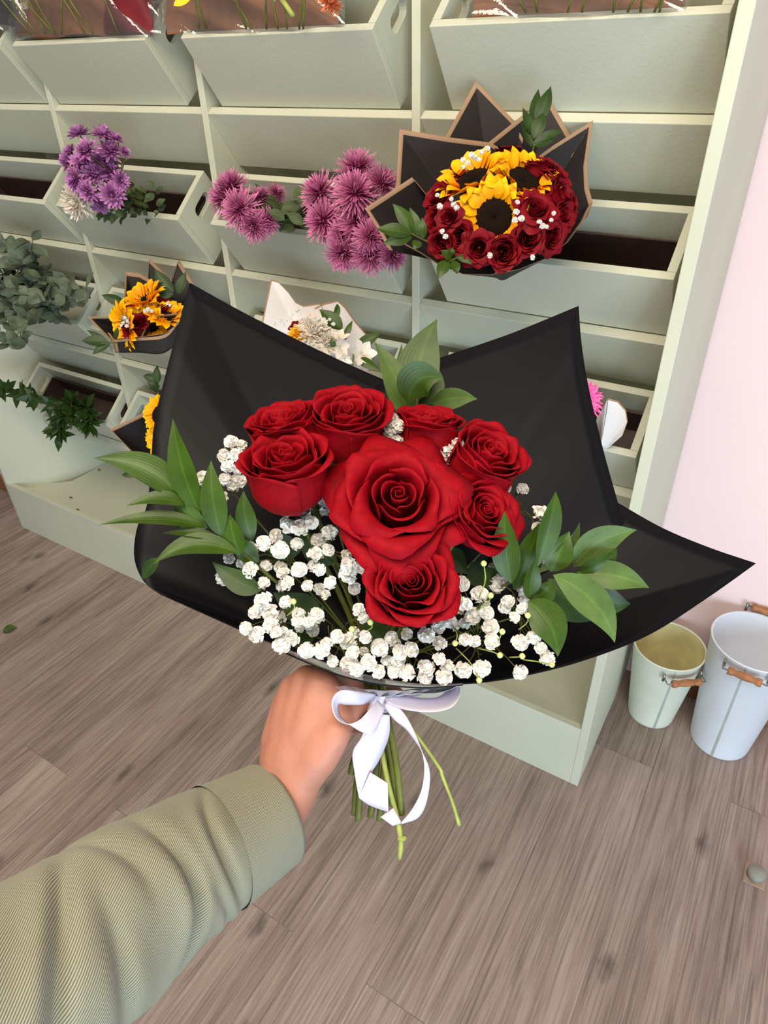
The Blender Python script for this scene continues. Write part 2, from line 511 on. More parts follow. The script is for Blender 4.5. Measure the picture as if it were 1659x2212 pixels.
# ------------------------------------------------------------------ botanical builders
def g_leaf(g, base, tip, width, normal, bend=(0, 0, 0), fold=0.15, nl=10, nw=5, mi=0, curl=0.0, widest=0.42):
    base, tip, normal = np.asarray(base, float), np.asarray(tip, float), nrm(normal)
    L = np.linalg.norm(tip - base)
    ctrl = (base + tip) / 2 + np.asarray(bend, float)
    P = np.zeros((nl, nw, 3))
    e = math.log(0.5) / math.log(widest)
    for j in range(nl):
        s = j / (nl - 1)
        c = (1 - s) ** 2 * base + 2 * s * (1 - s) * ctrl + s * s * tip
        t = nrm(2 * (1 - s) * (ctrl - base) + 2 * s * (tip - ctrl))
        side = nrm(np.cross(t, normal)); up = np.cross(side, t)
        w = width / 2 * max(0.02, math.sin(PI * s ** e)) ** 1.05
        for i in range(nw):
            x = 2 * i / (nw - 1) - 1
            P[j, i] = c + side * w * x + up * (fold * w * abs(x) + curl * width * (x * x) * s * 0.5)
    return g.grid(P, mi)


def px_leaf(g, base, tip, wpx, d0, d1, tilt=0.0, bendpx=(0, 0), bd=0.0, fold=0.18, mi=0, nl=10, curl=0.0):
    """leaf given by its base and tip in the picture and their distances"""
    b, t = W(base[0], base[1], d0), W(tip[0], tip[1], d1)
    mp = m_per_px((b + t) / 2)
    ax = nrm(t - b); side = nrm(np.cross(ax, -FW))
    n = nrm(-FW * math.cos(tilt) + side * math.sin(tilt))
    bend = (RT * bendpx[0] - UP * bendpx[1]) * mp + FW * bd
    return g_leaf(g, b, t, wpx * mp, n, bend, fold, nl=nl, mi=mi, curl=curl)


def rose_geo(kind, seed, h=1.5):
    """rose of radius 1 opening along +z, opening centre near the origin"""
    r = np.random.default_rng(seed)
    g = G()
    # spiral heart
    nu, nv = 44, 9
    P = np.zeros((nv, nu, 3))
    for j in range(nv):
        v = j / (nv - 1)
        for i in range(nu):
            u = i / (nu - 1); a = u * 2 * PI * 1.9
            rr = (0.025 + 0.135 * u) * (0.75 + 0.35 * v)
            z0 = -0.02 if kind == 'open' else -0.16
            P[j, i] = (rr * math.cos(a), rr * math.sin(a), -0.55 + (0.55 + z0 + 0.03 * math.sin(3 * a)) * v)
    g.grid(P)
    if kind == 'open':
        layers = [(2, .25, .24, .00, .03, 98), (3, .38, .40, .04, .06, 74), (3, .52, .60, .04, .14, 68), (3, .63, .78, -.02, .20, 66),
                  (4, .70, .90, -.16, .22, 54), (4, .76, 1.0, -.36, .18, 54)]
    elif kind == 'half':
        layers = [(3, .25, .24, -.03, .03, 74), (3, .38, .38, -.02, .05, 72), (3, .52, .52, -.01, .08, 68), (4, .65, .68, -.02, .11, 58),
                  (4, .76, .80, -.07, .14, 56), (4, .84, .93, -.20, .13, 56)]
    else:
        layers = [(3, .25, .22, -.10, .03, 74), (3, .39, .36, -.08, .05, 72), (3, .54, .52, -.05, .08, 68), (4, .70, .68, -.03, .10, 60),
                  (4, .86, .82, -.04, .12, 60), (3, .95, .90, -.14, .13, 74)]
    phi = r.uniform(0, 6)
    tipamt = {'open': .13, 'half': .09, 'cup': .05}[kind]
    for li, (n, rb, rt, zt, curl, hw) in enumerate(layers):
        phi += 0.9
        for k in range(n):
            p0 = phi + 2 * PI * k / n + r.uniform(-.12, .12)
            s1, s2, s3 = r.uniform(0, 6, 3)
            cl = curl * r.uniform(.7, 1.4); ztk = zt + r.uniform(-.03, .03); hwk = math.radians(hw) * r.uniform(.93, 1.08)
            nu, nv = 17, 14
            P = np.zeros((nv, nu, 3))
            tip = r.uniform(-.25, .25)
            for j in range(nv):
                v = j / (nv - 1)
                for i in range(nu):
                    u = 2 * i / (nu - 1) - 1
                    vv = v * (1 - 0.17 * abs(u) ** 2.6)
                    if vv < .5:
                        rr = .10 + (rb - .10) * math.sin(vv / .5 * PI / 2)
                    else:
                        q = (vv - .5) / .5; q = q * q * (3 - 2 * q)
                        rr = rb + (rt - rb) * q
                    z = -h + (h + ztk) * vv
                    s = max(0, (vv - .74) / .26)
                    c2 = cl * (1 + .45 * math.cos(2.2 * (u - tip)) + .35 * math.sin(3 * u + s1))
                    rr += c2 * s * s; z -= .75 * c2 * s * s * s
                    rr += .035 * u + .02 * math.sin(2.5 * u + s2) * v
                    z += (.022 * math.sin(5 * u + s3) + .014 * math.sin(9 * u + s1) + .05 * math.exp(-((u - tip) / .25) ** 2) * (li > 2)) * v * v
                    edge = max(0, (abs(u) - .72) / .28)
                    rr += .07 * edge * edge * v
                    if li > 1:
                        pt = math.exp(-((u - tip) / .2) ** 2) * s * s
                        rr += tipamt * pt; z += .03 * pt
                    a = p0 + hwk * u
                    P[j, i] = (rr * math.cos(a), rr * math.sin(a), z)
            g.grid(P)
    return g


def sepal_geo(h=1.5):
    g = G()
    for k in range(5):
        a = 2 * PI * k / 5
        b = np.array([0.05 * math.cos(a), .05 * math.sin(a), -h - .05])
        t = np.array([.62 * math.cos(a), .62 * math.sin(a), -h + .42])
        g_leaf(g, b, t, .22, (math.cos(a) * .5, math.sin(a) * .5, -.8), (.12 * math.cos(a), .12 * math.sin(a), -.2), nl=6, nw=3)
    g_tube(g, [(0, 0, -h - .16), (0, 0, -h + .06)], [.06, .17], 10, n=4)
    return g


def blossom_geo(seed, petals=26):
    """tiny ruffled double flower, radius 1, facing +z"""
    r = np.random.default_rng(seed)
    g = G()
    for k in range(petals):
        t = k / petals
        a = k * 2.39996 + r.uniform(-.2, .2)
        el = PI / 2 * (1 - math.sqrt(t)) * 1.05 - .15
        d = np.array([math.cos(a) * math.cos(el), math.sin(a) * math.cos(el), math.sin(el)])
        L = .95 + r.uniform(-.12, .12)
        up = nrm(np.array([0, 0, 1.0]) - d * d[2] + 1e-3 * r.normal(size=3))
        side = np.cross(d, up)
        tw = r.uniform(-.9, .9); side, up = math.cos(tw) * side + math.sin(tw) * up, -math.sin(tw) * side + math.cos(tw) * up
        P = np.zeros((4, 4, 3))
        for j in range(4):
            s = j / 3
            for i in range(4):
                x = 2 * i / 3 - 1
                w = .36 * (0.25 + .9 * s)
                P[j, i] = d * L * (.25 + .75 * s * (1 - .12 * x * x)) + side * w * x + up * (.10 * math.sin(x * 4 + k) * s + .10 * s * s)
        g.grid(P)
    prof = [(.50 * math.sin(a) * (1 + .05 * math.sin(5 * a + seed)), -.50 * math.cos(a) + .05) for a in np.linspace(.02, PI - .02, 9)]
    g_lathe(g, prof, (0, 0, 0), 14)
    return g


def spike_bloom_geo(seed, n=150, length=1.0, w=.07, curve=.25, droop=.35, hollow=.12):
    """many narrow petals radiating from the heart (chrysanthemum), radius 1, facing +z"""
    r = np.random.default_rng(seed)
    g = G()
    for k in range(n):
        t = (k + .5) / n
        a = k * 2.39996
        el = PI / 2 - (PI / 2 + droop) * t ** .62 + r.uniform(-.08, .08)
        L = length * (.45 + .55 * t ** .5) * r.uniform(.82, 1.06)
        d = np.array([math.cos(a) * math.cos(el), math.sin(a) * math.cos(el), math.sin(el)])
        up = nrm(np.array([0, 0, 1.0]) - d * d[2] + 1e-3)
        side = np.cross(d, up)
        b = d * hollow
        ctrl = d * L * .6 + up * (-curve * L * .25)
        tip = d * L + up * curve * L * r.uniform(-.2, .9) + side * r.uniform(-.12, .12) * L
        P = np.zeros((6, 3, 3))
        for j in range(6):
            s = j / 5
            c = (1 - s) ** 2 * b + 2 * s * (1 - s) * ctrl + s * s * tip
            ww = w * (.5 + .6 * math.sin(PI * min(1, s * .9 + .05))) * (1 if s < .9 else .55)
            for i in range(3):
                x = i - 1
                P[j, i] = c + side * ww * x + up * (.6 * ww * abs(x))
        g.grid(P)
    return g


def ray_petals_geo(seed, n=22, rows=2, r0=.42, w=.2, rise=.22):
    """outer ring of broad pointed petals (sunflower, gerbera), radius 1"""
    r = np.random.default_rng(seed)
    g = G()
    for row in range(rows):
        for k in range(n):
            a = 2 * PI * (k + .5 * row) / n + r.uniform(-.07, .07)
            L = 1.0 - .10 * row + r.uniform(-.10, .08)
            e = rise * (0.6 + .8 * row) + r.uniform(-.16, .16)
            d = np.array([math.cos(a), math.sin(a), 0])
            b = d * r0 * .9 + np.array([0, 0, -.03 + .02 * row])
            t = d * L * math.cos(e) + np.array([0, 0, L * math.sin(e) * .7])
            g_leaf(g, b, t, w * r.uniform(.85, 1.15) * 1.25, (r.uniform(-.3, .3), r.uniform(-.3, .3), 1), d * 0.0 + np.array([0, 0, .10 + r.uniform(-.06, .06)]), .25, nl=7, nw=5, widest=.55)
    return g


def disc_geo(r0=.45):
    g = G()
    nr, na = 9, 40
    P = np.zeros((nr, na, 3))
    for j in range(nr):
        s = j / (nr - 1); rr = r0 * s
        for i in range(na):
            a = 2 * PI * i / na
            z = .09 * math.sin(PI * min(1, s * 1.0)) ** .7 + .03 - .05 * (1 - s) ** 2 + .012 * math.sin(17 * a + 9 * s * 3)
            P[j, i] = (rr * math.cos(a), rr * math.sin(a), z)
    g.grid(P, closed=True)
    rim = [(r0, .03), (r0 * .9, -.10), (0.08, -.22)]
    g_lathe(g, rim, (0, 0, 0), 24)
    return g


ME = {}
for nm, k, hh in (('open', 'open', 1.15), ('half', 'half', 1.3), ('cup', 'cup', 2.0)):
    for s in range(3):
        ME['rose_%s%d' % (nm, s)] = rose_geo(k, 11 * s + 5, hh).mesh('rose', M['rose'])
        ME['drose_%s%d' % (nm, s)] = rose_geo(k, 11 * s + 5, hh).mesh('rose', M['darkrose']) if s < 2 and nm != 'cup' else None
    ME['sepal_' + nm] = sepal_geo(hh).mesh('sepals', M['leaf_dark'])
HGT = {'open': 1.15, 'half': 1.3, 'cup': 2.0}
for s in range(4):
    ME['blossom%d' % s] = blossom_geo(s).mesh('blossom', M['white_petal'])
ME['bud'] = G().mesh if False else None
for s in range(3):
    ME['spider%d' % s] = spike_bloom_geo(s, 190, 1.08, .030, .30, .55).mesh('bloom', M['mum_pink'])
    ME['purple%d' % s] = spike_bloom_geo(s + 9, 60, 1, .105, .35, .25).mesh('bloom', M['mum_purple'])
ME['mum_white'] = spike_bloom_geo(31, 170, 1, .07, .45, .45).mesh('bloom', M['mum_white'])
ME['sun_petals'] = ray_petals_geo(3, 18, 2, w=.25).mesh('petals', M['sun_petal'])
ME['sun_petals2'] = ray_petals_geo(8, 18, 2, w=.25, rise=.4).mesh('petals', M['sun_petal'])
ME['sun_disc'] = disc_geo(.47).mesh('seed_disc', M['sun_disc'])
ME['gerbera'] = ray_petals_geo(5, 30, 3, .2, .13, .2).mesh('petals', M['gerbera'])


# ------------------------------------------------------------------ setting
def struct(name, g, mat, smooth=False):
    v = np.concatenate(g.v); o0 = v.mean(0)
    o = link(name, g.mesh(name, mat, (0, 0, 0), smooth)); o['kind'] = 'structure'
    return o


YB = 1.5128
struct('floor', g_box(G(), -4.2, 2.6, -2.2, YB + .12, -.08, 0), M['floor'])
struct('wall_back', g_box(G(), -4.2, 2.6, YB, YB + .12, 0, 2.7), M['pink'])
bevel(struct('baseboard_back', g_box(G(), -.11, 2.6, YB - .014, YB, 0, .068), M['brown_wood']), .004)
bevel(struct('baseboard_left', g_box(G(), -3.4, -2.40, 1.20, 1.22, .0, .07), M['brown_wood']), .004)
struct('wall_left', g_box(G(), -3.4, -2.40, 1.22, 1.30, 0, 2.7), M['pink'])

# ------------------------------------------------------------------ display stand
F0, F1 = 1.074, 1.2016
XR, XL = -.146, -2.348
DIV = (-1.6853, -1.1824, -.6748)
ZR = (1.408, 1.078, .7645, .452)
stand = thing('display_stand', 'large sage green wooden flower display stand with four rows of slanted compartments against pink wall', 'display stand', (-1.2, 1.3, 0))


def wood(name, g, parent=stand, w=.0015):
    return bevel(part(name, g, M['paint'], parent, False), w)


HT = 1.78
wood('side_panel', g_box(G(), XR - .020, XR, F0, YB - .004, 0, HT))
# the left end: a board that splays outward to the front
arc_ = [((1 - s) ** 2 * -2.19 + 2 * s * (1 - s) * -2.19 + s * s * XL, (1 - s) ** 2 * 1.40 + 2 * s * (1 - s) * 1.20 + s * s * F0) for s in np.linspace(0, 1, 15)]
lp = [(-2.19, YB - .004)] + arc_ + [(x - .022, y + .004) for x, y in arc_[::-1]] + [(-2.212, YB - .004)]
gl = G(); n = len(lp)
gl.add([(x, y, 0) for x, y in lp] + [(x, y, HT) for x, y in lp],
       [tuple(range(n))[::-1], tuple(range(n, 2 * n))] + [(i, (i + 1) % n, n + (i + 1) % n, n + i) for i in range(n)])
wood('side_panel', gl)
wood('back_panel', g_box(G(), -2.19, XR - .02, YB - .018, YB - .004, 0, HT))
for x in DIV:
    wood('divider', g_box(G(), x - .0085, x + .0085, F1, YB - .018, .44, HT))
edges = [(-2.19, DIV[0] - .0085), (DIV[0] + .0085, DIV[1] - .0085), (DIV[1] + .0085, DIV[2] - .0085), (DIV[2] + .0085, XR - .02)]
for r_, z in enumerate(ZR + (1.738,)):
    for c_, (x0, x1) in enumerate(edges):
        t = .0155
        dy, dz = .078, -.108
        if r_ == 3:
            dy, dz = .010, -.024
        wood('rail', g_prism(G(), [(F1, z - .007), (F1 + dy, z - .007 + dz), (F1 + dy + t, z + dz + .0045), (F1 + t, z + .0045)], x0, x1))
wood('shelf_board', g_box(G(), -2.19, XR - .02, F1 + .015, YB - .018, .428, .44))
kb = G(); g_box(kb, XL, XR - .020, F0, F0 + .018, 0, .2016)
wood('kick_board', kb)
sb = G(); nn = [(-2.35, F0 + .018), (XR - .02, F0 + .018), (XR - .02, YB - .018), (-2.19, YB - .018), (-2.19, 1.235), (-2.345, F0 + .02)]
sb.add([(x, y, .16) for x, y in nn] + [(x, y, .176) for x, y in nn],
       [tuple(range(6))[::-1], tuple(range(6, 12))] + [(i, (i + 1) % 6, 6 + (i + 1) % 6, 6 + i) for i in range(6)])
wood('bottom_shelf', sb)

# ------------------------------------------------------------------ crates
CX = [(-2.150, -1.717), (-1.668, -1.242), (-1.144, -.715), (-.611, -.181)]
cd = np.array([-.603, .798]); cp_ = np.array([.77, .638])
FH, DP, TH = .146, .122, .014


def side_with_slot():
    """side board with its hand slot in (a,b): a along the opening, b up the front"""
    bm = bmesh.new()
    out = [(0, 0), (DP, 0), (DP, FH), (0, FH)]
    cxs, cys, hl, hr = DP * .60, FH - .040, .034, .0145
    slot = []
    for k in range(9):
        a = -PI / 2 + PI * k / 8; slot.append((cxs + hl - hr + hr * math.cos(a), cys + hr * math.sin(a)))
    for k in range(9):
        a = PI / 2 + PI * k / 8; slot.append((cxs - hl + hr + hr * math.cos(a), cys + hr * math.sin(a)))
    es = []
    for loop in (out, slot):
        vs = [bm.verts.new((0, x, y)) for x, y in loop]
        es += [bm.edges.new((vs[i], vs[(i + 1) % len(vs)])) for i in range(len(vs))]
    bmesh.ops.triangle_fill(bm, use_beauty=True, use_dissolve=False, edges=es)
    bmesh.ops.recalc_face_normals(bm, faces=bm.faces)
    r = bmesh.ops.extrude_face_region(bm, geom=bm.faces[:])
    for e in r['geom']:
        if isinstance(e, bmesh.types.BMVert):
            e.co.x += TH
    bmesh.ops.recalc_face_normals(bm, faces=bm.faces)
    bm.verts.index_update()
    V = np.array([v.co[:] for v in bm.verts]); Fs = [tuple(v.index for v in f.verts) for f in bm.faces]
    bm.free()
    return V, Fs


SV, SF = side_with_slot()


def crate(r_, c_, label):
    x0, x1 = CX[c_]; z = ZR[r_]
    fb = np.array([1.2172, z + .0052])
    root = thing('flower_crate', label, 'crate', ((x0 + x1) / 2, fb[0], fb[1]), 'slanted wooden crates in the display stand')

    def yz(a, b):
        q = fb + cp_ * a + cd * b
        return (q[0], q[1])
    wood('front_panel', g_prism(G(), [yz(0, 0), yz(TH, 0), yz(TH, FH), yz(0, FH)], x0, x1), root, .0012)
    wood('back_panel', g_prism(G(), [yz(DP, 0), yz(DP + TH, 0), yz(DP + TH, FH), yz(DP, FH)], x0, x1), root, .0012)
    wood('bottom_panel', g_prism(G(), [yz(TH, 0), yz(DP, 0), yz(DP, TH), yz(TH, TH)], x0 + TH, x1 - TH), root, .0012)
    for xs in (x0, x1 - TH):
        V = np.array([(xs + p[0], *yz(TH + (DP - TH) * p[1] / DP, p[2])) for p in SV])
        part('side_panel', G().add(V, SF), M['paint'], root, False)
    return root, yz


ROWN = ['top row', 'second row', 'third row', 'bottom row']
CL = {}
labels = {
    (0, 0): 'slanted sage crate cut off at the top left corner of the stand',
    (0, 1): 'slanted sage crate under the leftmost cellophane-wrapped brown bouquet',
    (0, 2): 'slanted sage crate under the middle cellophane bouquet, left of the tall upright divider',
    (0, 3): 'wide slanted sage crate above the big sunflower bouquet in the top right',
    (1, 0): 'slanted sage crate at left edge, just left of the small purple chrysanthemums',
    (1, 1): 'slanted sage crate holding the small purple chrysanthemum bunch',
    (1, 2): 'slanted sage crate holding the magenta spider chrysanthemums',
    (1, 3): 'slanted sage crate behind and below the big sunflower and rose bouquet',
    (2, 0): 'slanted sage crate overflowing with grey-green eucalyptus',
    (2, 1): 'slanted sage crate under the small dark-wrapped sunflower bouquet',
    (2, 2): 'slanted sage crate holding the white-wrapped mixed bouquet',
    (2, 3): 'slanted sage crate holding the pink gerbera, beside the black wrap edge',
    (3, 0): 'slanted sage crate in bottom row with dark green leafy branches hanging out',
    (3, 1): 'slanted sage crate in bottom row holding the half-hidden sunflower bouquet',
}
for (r_, c_), lab in labels.items():
    CL[(r_, c_)] = crate(r_, c_, lab)


def tray(r_, c_, label):
    x0, x1 = CX[c_]; root, yz = CL[(r_, c_)]
    g = G()
    a0, a1, b0, b1, t = TH + .006, DP - .006, TH + .001, FH * .62, .003
    X0, X1 = x0 + TH + .006, x1 - TH - .006
    for poly, xa, xb in (([yz(a0, b0), yz(a1, b0), yz(a1, b0 + t), yz(a0, b0 + t)], X0, X1),
                         ([yz(a0, b0), yz(a0 + t, b0), yz(a0 + t, b1), yz(a0, b1)], X0, X1),
                         ([yz(a1 - t, b0), yz(a1, b0), yz(a1, b1), yz(a1 - t, b1)], X0, X1),
                         ([yz(a0, b0), yz(a1, b0), yz(a1, b1), yz(a0, b1)], X0, X0 + t),
                         ([yz(a0, b0), yz(a1, b0), yz(a1, b1), yz(a0, b1)], X1 - t, X1)):
        g_prism(g, poly, xa, xb)
    single('plastic_tray', g, M['tray'], label, 'tray', 'dark plastic trays lying in the crates', False)


tray(1, 3, 'dark brown plastic tray in the crate right of the big sunflower bouquet')
tray(3, 0, 'dark brown plastic tray in the bottom row crate behind the leafy branches')
for c_, lab in ((0, 'added dark brown tray that darkens the left edge crate of the second row'), (1, 'added dark brown tray that darkens the crate behind the small purple chrysanthemums'), (2, 'added dark brown tray that darkens the crate under the magenta spider chrysanthemums')):
    tray(1, c_, lab)  # trays added to darken these crate insides, standing in for shade
tray(2, 3, 'dark brown plastic tray in the crate under the pink gerbera')
# ------------------------------------------------------------------ buckets by the wall
def bucket(label, c, r0, r1, h, mats, handles, seam_az):
    root = thing('flower_bucket', label, 'bucket', (c[0], c[1], 0), 'tall metal buckets by the pink wall')
    t = .0022
    prof = [(0, .004), (r0 - .004, .004), (r0, 0), (r0 + .001, .006), (r1, h - .004), (r1 + .0022, h - .001), (r1 + .001, h + .0015), (r1 - t, h - .001)]
    g = g_lathe(G(), prof, (c[0], c[1], 0), 64)
    part('outer_wall', g, mats[0], root)
    part('inner_wall', g_lathe(G(), [(r1 - t, h - .001), (r0 - .004, .014), (0, .012)], (c[0], c[1], 0), 64), mats[1], root)
    a = math.radians(seam_az); d = np.array([math.cos(a), math.sin(a), 0]); s = np.array([-d[1], d[0], 0])
    b, tt = np.array([*c, .004]) + d * (r0 + .0005), np.array([*c, h - .008]) + d * (r1 - .001)
    g = G(); P = np.array([[b - s * .004, b + d * .0015, b + s * .004], [tt - s * .004, tt + d * .0015, tt + s * .004]])
    part('seam', g.grid(P), M['seam'], root)
    for az, drop, so in handles:
        a = math.radians(az); d = np.array([math.cos(a), math.sin(a), 0]); s = np.array([-d[1], d[0], 0])
        z = h - drop; rr = r0 + (r1 - r0) * z / h
        o = np.array([*c, z])
        wl = .046
        pts = [o + d * (rr - .001) + s * wl, o + d * (rr + so) + s * wl * 1.02, o + d * (rr + so) - s * wl * 1.02, o + d * (rr - .001) - s * wl]
        g = g_tube(G(), np.array([pts[0], pts[0] * .3 + pts[1] * .7, pts[1], pts[2], pts[2] * .7 + pts[3] * .3, pts[3]]), .0018, 8)
        for q in (pts[0], pts[3]):
            g_tube(g, [q + np.array([0, 0, .010]), q - np.array([0, 0, .012])], .0032, 8)
        hb = part('handle', g, M['wire'], root)
        A, B = pts[1] - s * .012, pts[2] + s * .012
        k = np.linspace(0, 1, 15)[:, None]
        rad = [.0088, .0098, .0088, .0070, .0078, .0085, .0090, .0092, .0090, .0085, .0078, .0070, .0088, .0098, .0088]
        part('grip', g_tube(G(), A * (1 - k) + B * k, rad, 14), M['turned_wood'], hb)
    return root


bucket('short cream metal bucket with rusty inside and one wooden grip, nearer the stand', (-.050, 1.395), .058, .085, .252,
       (M['cream_metal'], M['rust']), [(-54, .022, .022), (128, .022, .012)], -68)
bucket('taller white metal bucket at the right edge, against the pink wall', (.124, 1.398), .070, .098, .352,
       (M['white_metal'], M['white_metal']), [(-94, .014, .020), (86, -.010, .004)], -96)

# door stop
ds = PZ(1630, 1893, 0)
root = thing('floor_doorstop', 'small grey rubber doorstop on a square plate screwed to the floor at right', 'doorstop', (ds[0], ds[1], 0))
bevel(part('plate', g_box(G(), ds[0] - .021, ds[0] + .021, ds[1] - .024, ds[1] + .024, 0, .003), M['plate'], root, False), .001)
part('stop', g_lathe(G(), [(0, .003), (.0175, .003), (.0180, .017), (.0150, .024), (0, .025)], (ds[0], ds[1], 0), 28), M['rubber'], root)
lf = PZ(22, 1362, .001)
single('fallen_leaf', g_leaf(G(), lf + np.array([-.012, -.018, .001]), lf + np.array([.010, .020, .002]), .036, (0, 0, 1), (0, 0, .014), .1),
       M['leaf_grey'], 'small pale green leaf fallen on the floor at the left edge', 'leaf')
for (u, v), lab in zip([(213, 1016), (152, 1076), (166, 1102)],
                       ['dark scrap lying deepest on the bottom shelf of the stand', 'tiny dark crumb in the middle of the bottom shelf', 'dark crumb nearest the front lip of the bottom shelf']):
    q = PZ(u, v, .178)
    single('plant_scrap', g_leaf(G(), q - np.array([.009, 0, 0]), q + np.array([.009, .004, .001]), .008, (0, 0, 1), (0, 0, .004), nl=5, nw=3), M['tray'], lab, 'plant scrap')

# ------------------------------------------------------------------ hand-held bouquet
NECK = W(815, 1450, .60)
bq = thing('hand_bouquet', 'big red rose bouquet with gypsophila in black paper and white bow, held in front', 'bouquet', W(830, 1560, .575))


def rimpath(pts, n):
    """polyline through (u,v,d) points, evenly sampled but keeping its corners"""
    P = np.array([W(*p) for p in pts])
    seg = np.linalg.norm(np.diff(P, axis=0), axis=1); tot = seg.sum()
    out = []
    for i in range(len(P) - 1):
        k = max(2, int(round(n * seg[i] / tot)))
        for s in np.linspace(0, 1, k, endpoint=False):
            out.append(P[i] * (1 - s) + P[i + 1] * s)
    out.append(P[-1])
    return np.array(out)


def smooth_rim(pts, n):
    return catmull(np.array([W(*p) for p in pts]), n)


def paper(rim, neck, bulge, m=18, r0=.02, border=None, size=1.0):
    """sheet from a narrow neck out to its rim; the last band may be a border of another colour"""
    g = G()
    n = len(rim)
    ss = np.linspace(0, 1, m)
    if border:
        lens = np.linalg.norm(rim - neck, axis=1).mean()
        ss = np.concatenate([np.linspace(0, 1 - border / lens, m), [1.0]])
    P = np.zeros((len(ss), n, 3))
    for i in range(n):
        q = rim[i]; d = q - neck
        st = neck + nrm(d - FW * (d @ FW)) * r0
        for j, s in enumerate(ss):
            p = st + (q - st) * s
            dist = np.linalg.norm(p - neck); far = np.linalg.norm(d)
            push = bulge * (1 - math.exp(-dist / .07)) * max(.25, min(1, (far - .09) / .08)) * size
            P[j, i] = CAM + (p - CAM) * (1 + push / dep(p))
    g.grid(P, row_mi=(lambda j, i: 1 if border and j == len(ss) - 2 else 0))
    return g


pA = np.concatenate([smooth_rim([(345, 1283, .565), (310, 1255, .572), (290, 1205, .58), (296, 1140, .585), (318, 1090, .59), (326, 1000, .60), (330, 940, .605)], 26),
                     rimpath([(331, 930, .606), (342, 870, .612), (375, 740, .63), (410, 611, .655)], 24)[0:],
                     smooth_rim([(410, 611, .655), (520, 672, .66), (650, 738, .665), (760, 790, .668), (880, 842, .67)], 34)[1:]])
pB = np.concatenate([smooth_rim([(770, 860, .68), (850, 812, .682), (945, 775, .684), (1100, 722, .685), (1250, 661, .68)], 34),
                     smooth_rim([(1250, 661, .68), (1256, 740, .665), (1270, 830, .655), (1300, 960, .64), (1336, 1090, .628), (1350, 1130, .622)], 34)[1:]])
pC = np.concatenate([smooth_rim([(1285, 1058, .62), (1336, 1087, .615), (1430, 1140, .60), (1530, 1182, .59), (1633, 1217, .58)], 26),
                     smooth_rim([(1633, 1217, .58), (1530, 1290, .568), (1400, 1372, .548), (1250, 1430, .53), (1100, 1466, .518), (980, 1479, .512), (900, 1479, .51),
                                 (820, 1466, .512), (735, 1442, .516), (640, 1410, .525), (560, 1379, .535), (450, 1330, .549), (345, 1283, .562)], 90)[1:]])
for nm, rp, bl in (('left', pA, .035), ('right', pB, .02), ('front', pC, .035)):
    solid(part('paper_sheet', paper(rp, NECK, bl), M['black_paper'], bq), .0006)
# clear film edge under the front rim
up_e = smooth_rim([(575, 1384, .5338), (640, 1409, .5248), (735, 1440, .5158), (820, 1464, .5118), (910, 1477, .5098), (1000, 1476, .5128)], 40)
lo_e = smooth_rim([(590, 1397, .531), (640, 1421, .524), (735, 1459, .516), (820, 1478, .512), (910, 1485, .510), (1000, 1479, .513)], 40)
part('clear_film', G().grid(np.stack([up_e, (up_e + lo_e) / 2 - FW * .001, lo_e])), M['smoke_film'], bq)
g_ = G(); g_tube(g_, lo_e, .0007, 6)
part('film_edge', g_, M['black_paper'], bq)
# frosted film gathered above the knot
top = smooth_rim([(722, 1484, .540), (752, 1482, .538), (800, 1490, .535), (870, 1492, .535), (920, 1490, .54), (958, 1486, .543)], 46)
bot = smooth_rim([(770, 1512, .565), (790, 1508, .560), (810, 1506, .557), (830, 1506, .557), (850, 1508, .560), (870, 1512, .565)], 46)
rows = []
for s in np.linspace(0, 1, 8):
    r_ = top * (1 - s) + bot * s
    r_ = r_ + FW[None, :] * (.004 * np.sin(np.arange(46) * 1.1) * (.3 + s))[:, None]
    rows.append(r_)
part('film_collar', G().grid(np.array(rows)), M['frost_film'], bq)


def add_rose(parent, u, v, d, dpx, th, al, kind, var, roll, dark=False, sep=True):
    c = W(u, v, d); n_ = facing(th, al); sc = dpx / 2 * m_per_px(c)
    me = ME[('drose_' if dark else 'rose_') + kind + str(var)]
    o = place('rose', me, parent, frame(n_, roll, c, sc))
    if not dark:
        solid(o, .012)
    if sep:
        place('sepals', ME['sepal_' + kind], o, Matrix.Identity(4)) if False else None
        s_ = bpy.data.objects.new('sepals', ME['sepal_' + kind]); COL.objects.link(s_); s_.parent = o
    return c - n_ * HGT[kind] * sc, o


ROSES = [(862, 1062, .490, 252, 24, 82, 'open', 0, .3), (890, 1248, .478, 196, 22, 85, 'half', 1, 1.4), (611, 962, .505, 186, 50, 94, 'cup', 0, 2.0),
         (600, 884, .545, 158, 62, 105, 'cup', 1, .5), (750, 868, .535, 172, 47, 92, 'cup', 2, 3.0), (930, 884, .552, 138, 66, 84, 'cup', 0, 4.4),
         (1072, 958, .53, 162, 45, 62, 'cup', 1, 1.2), (1062, 1092, .508, 176, 40, 44, 'half', 2, 2.6)]
stemg = []
for a_ in ROSES:
    base, o = add_rose(bq, *a_)
    mid = base * .45 + NECK * .55 + FW * .012
    stemg.append((base, mid))
g = G()
for k, (b, mi_) in enumerate(stemg):
    g_tube(g, [b, mi_, NECK + RT * .006 * (k - 4) * .6 - FW * .004], .0024, 8, n=8)
part('rose_stems', g, M['stem'], bq)

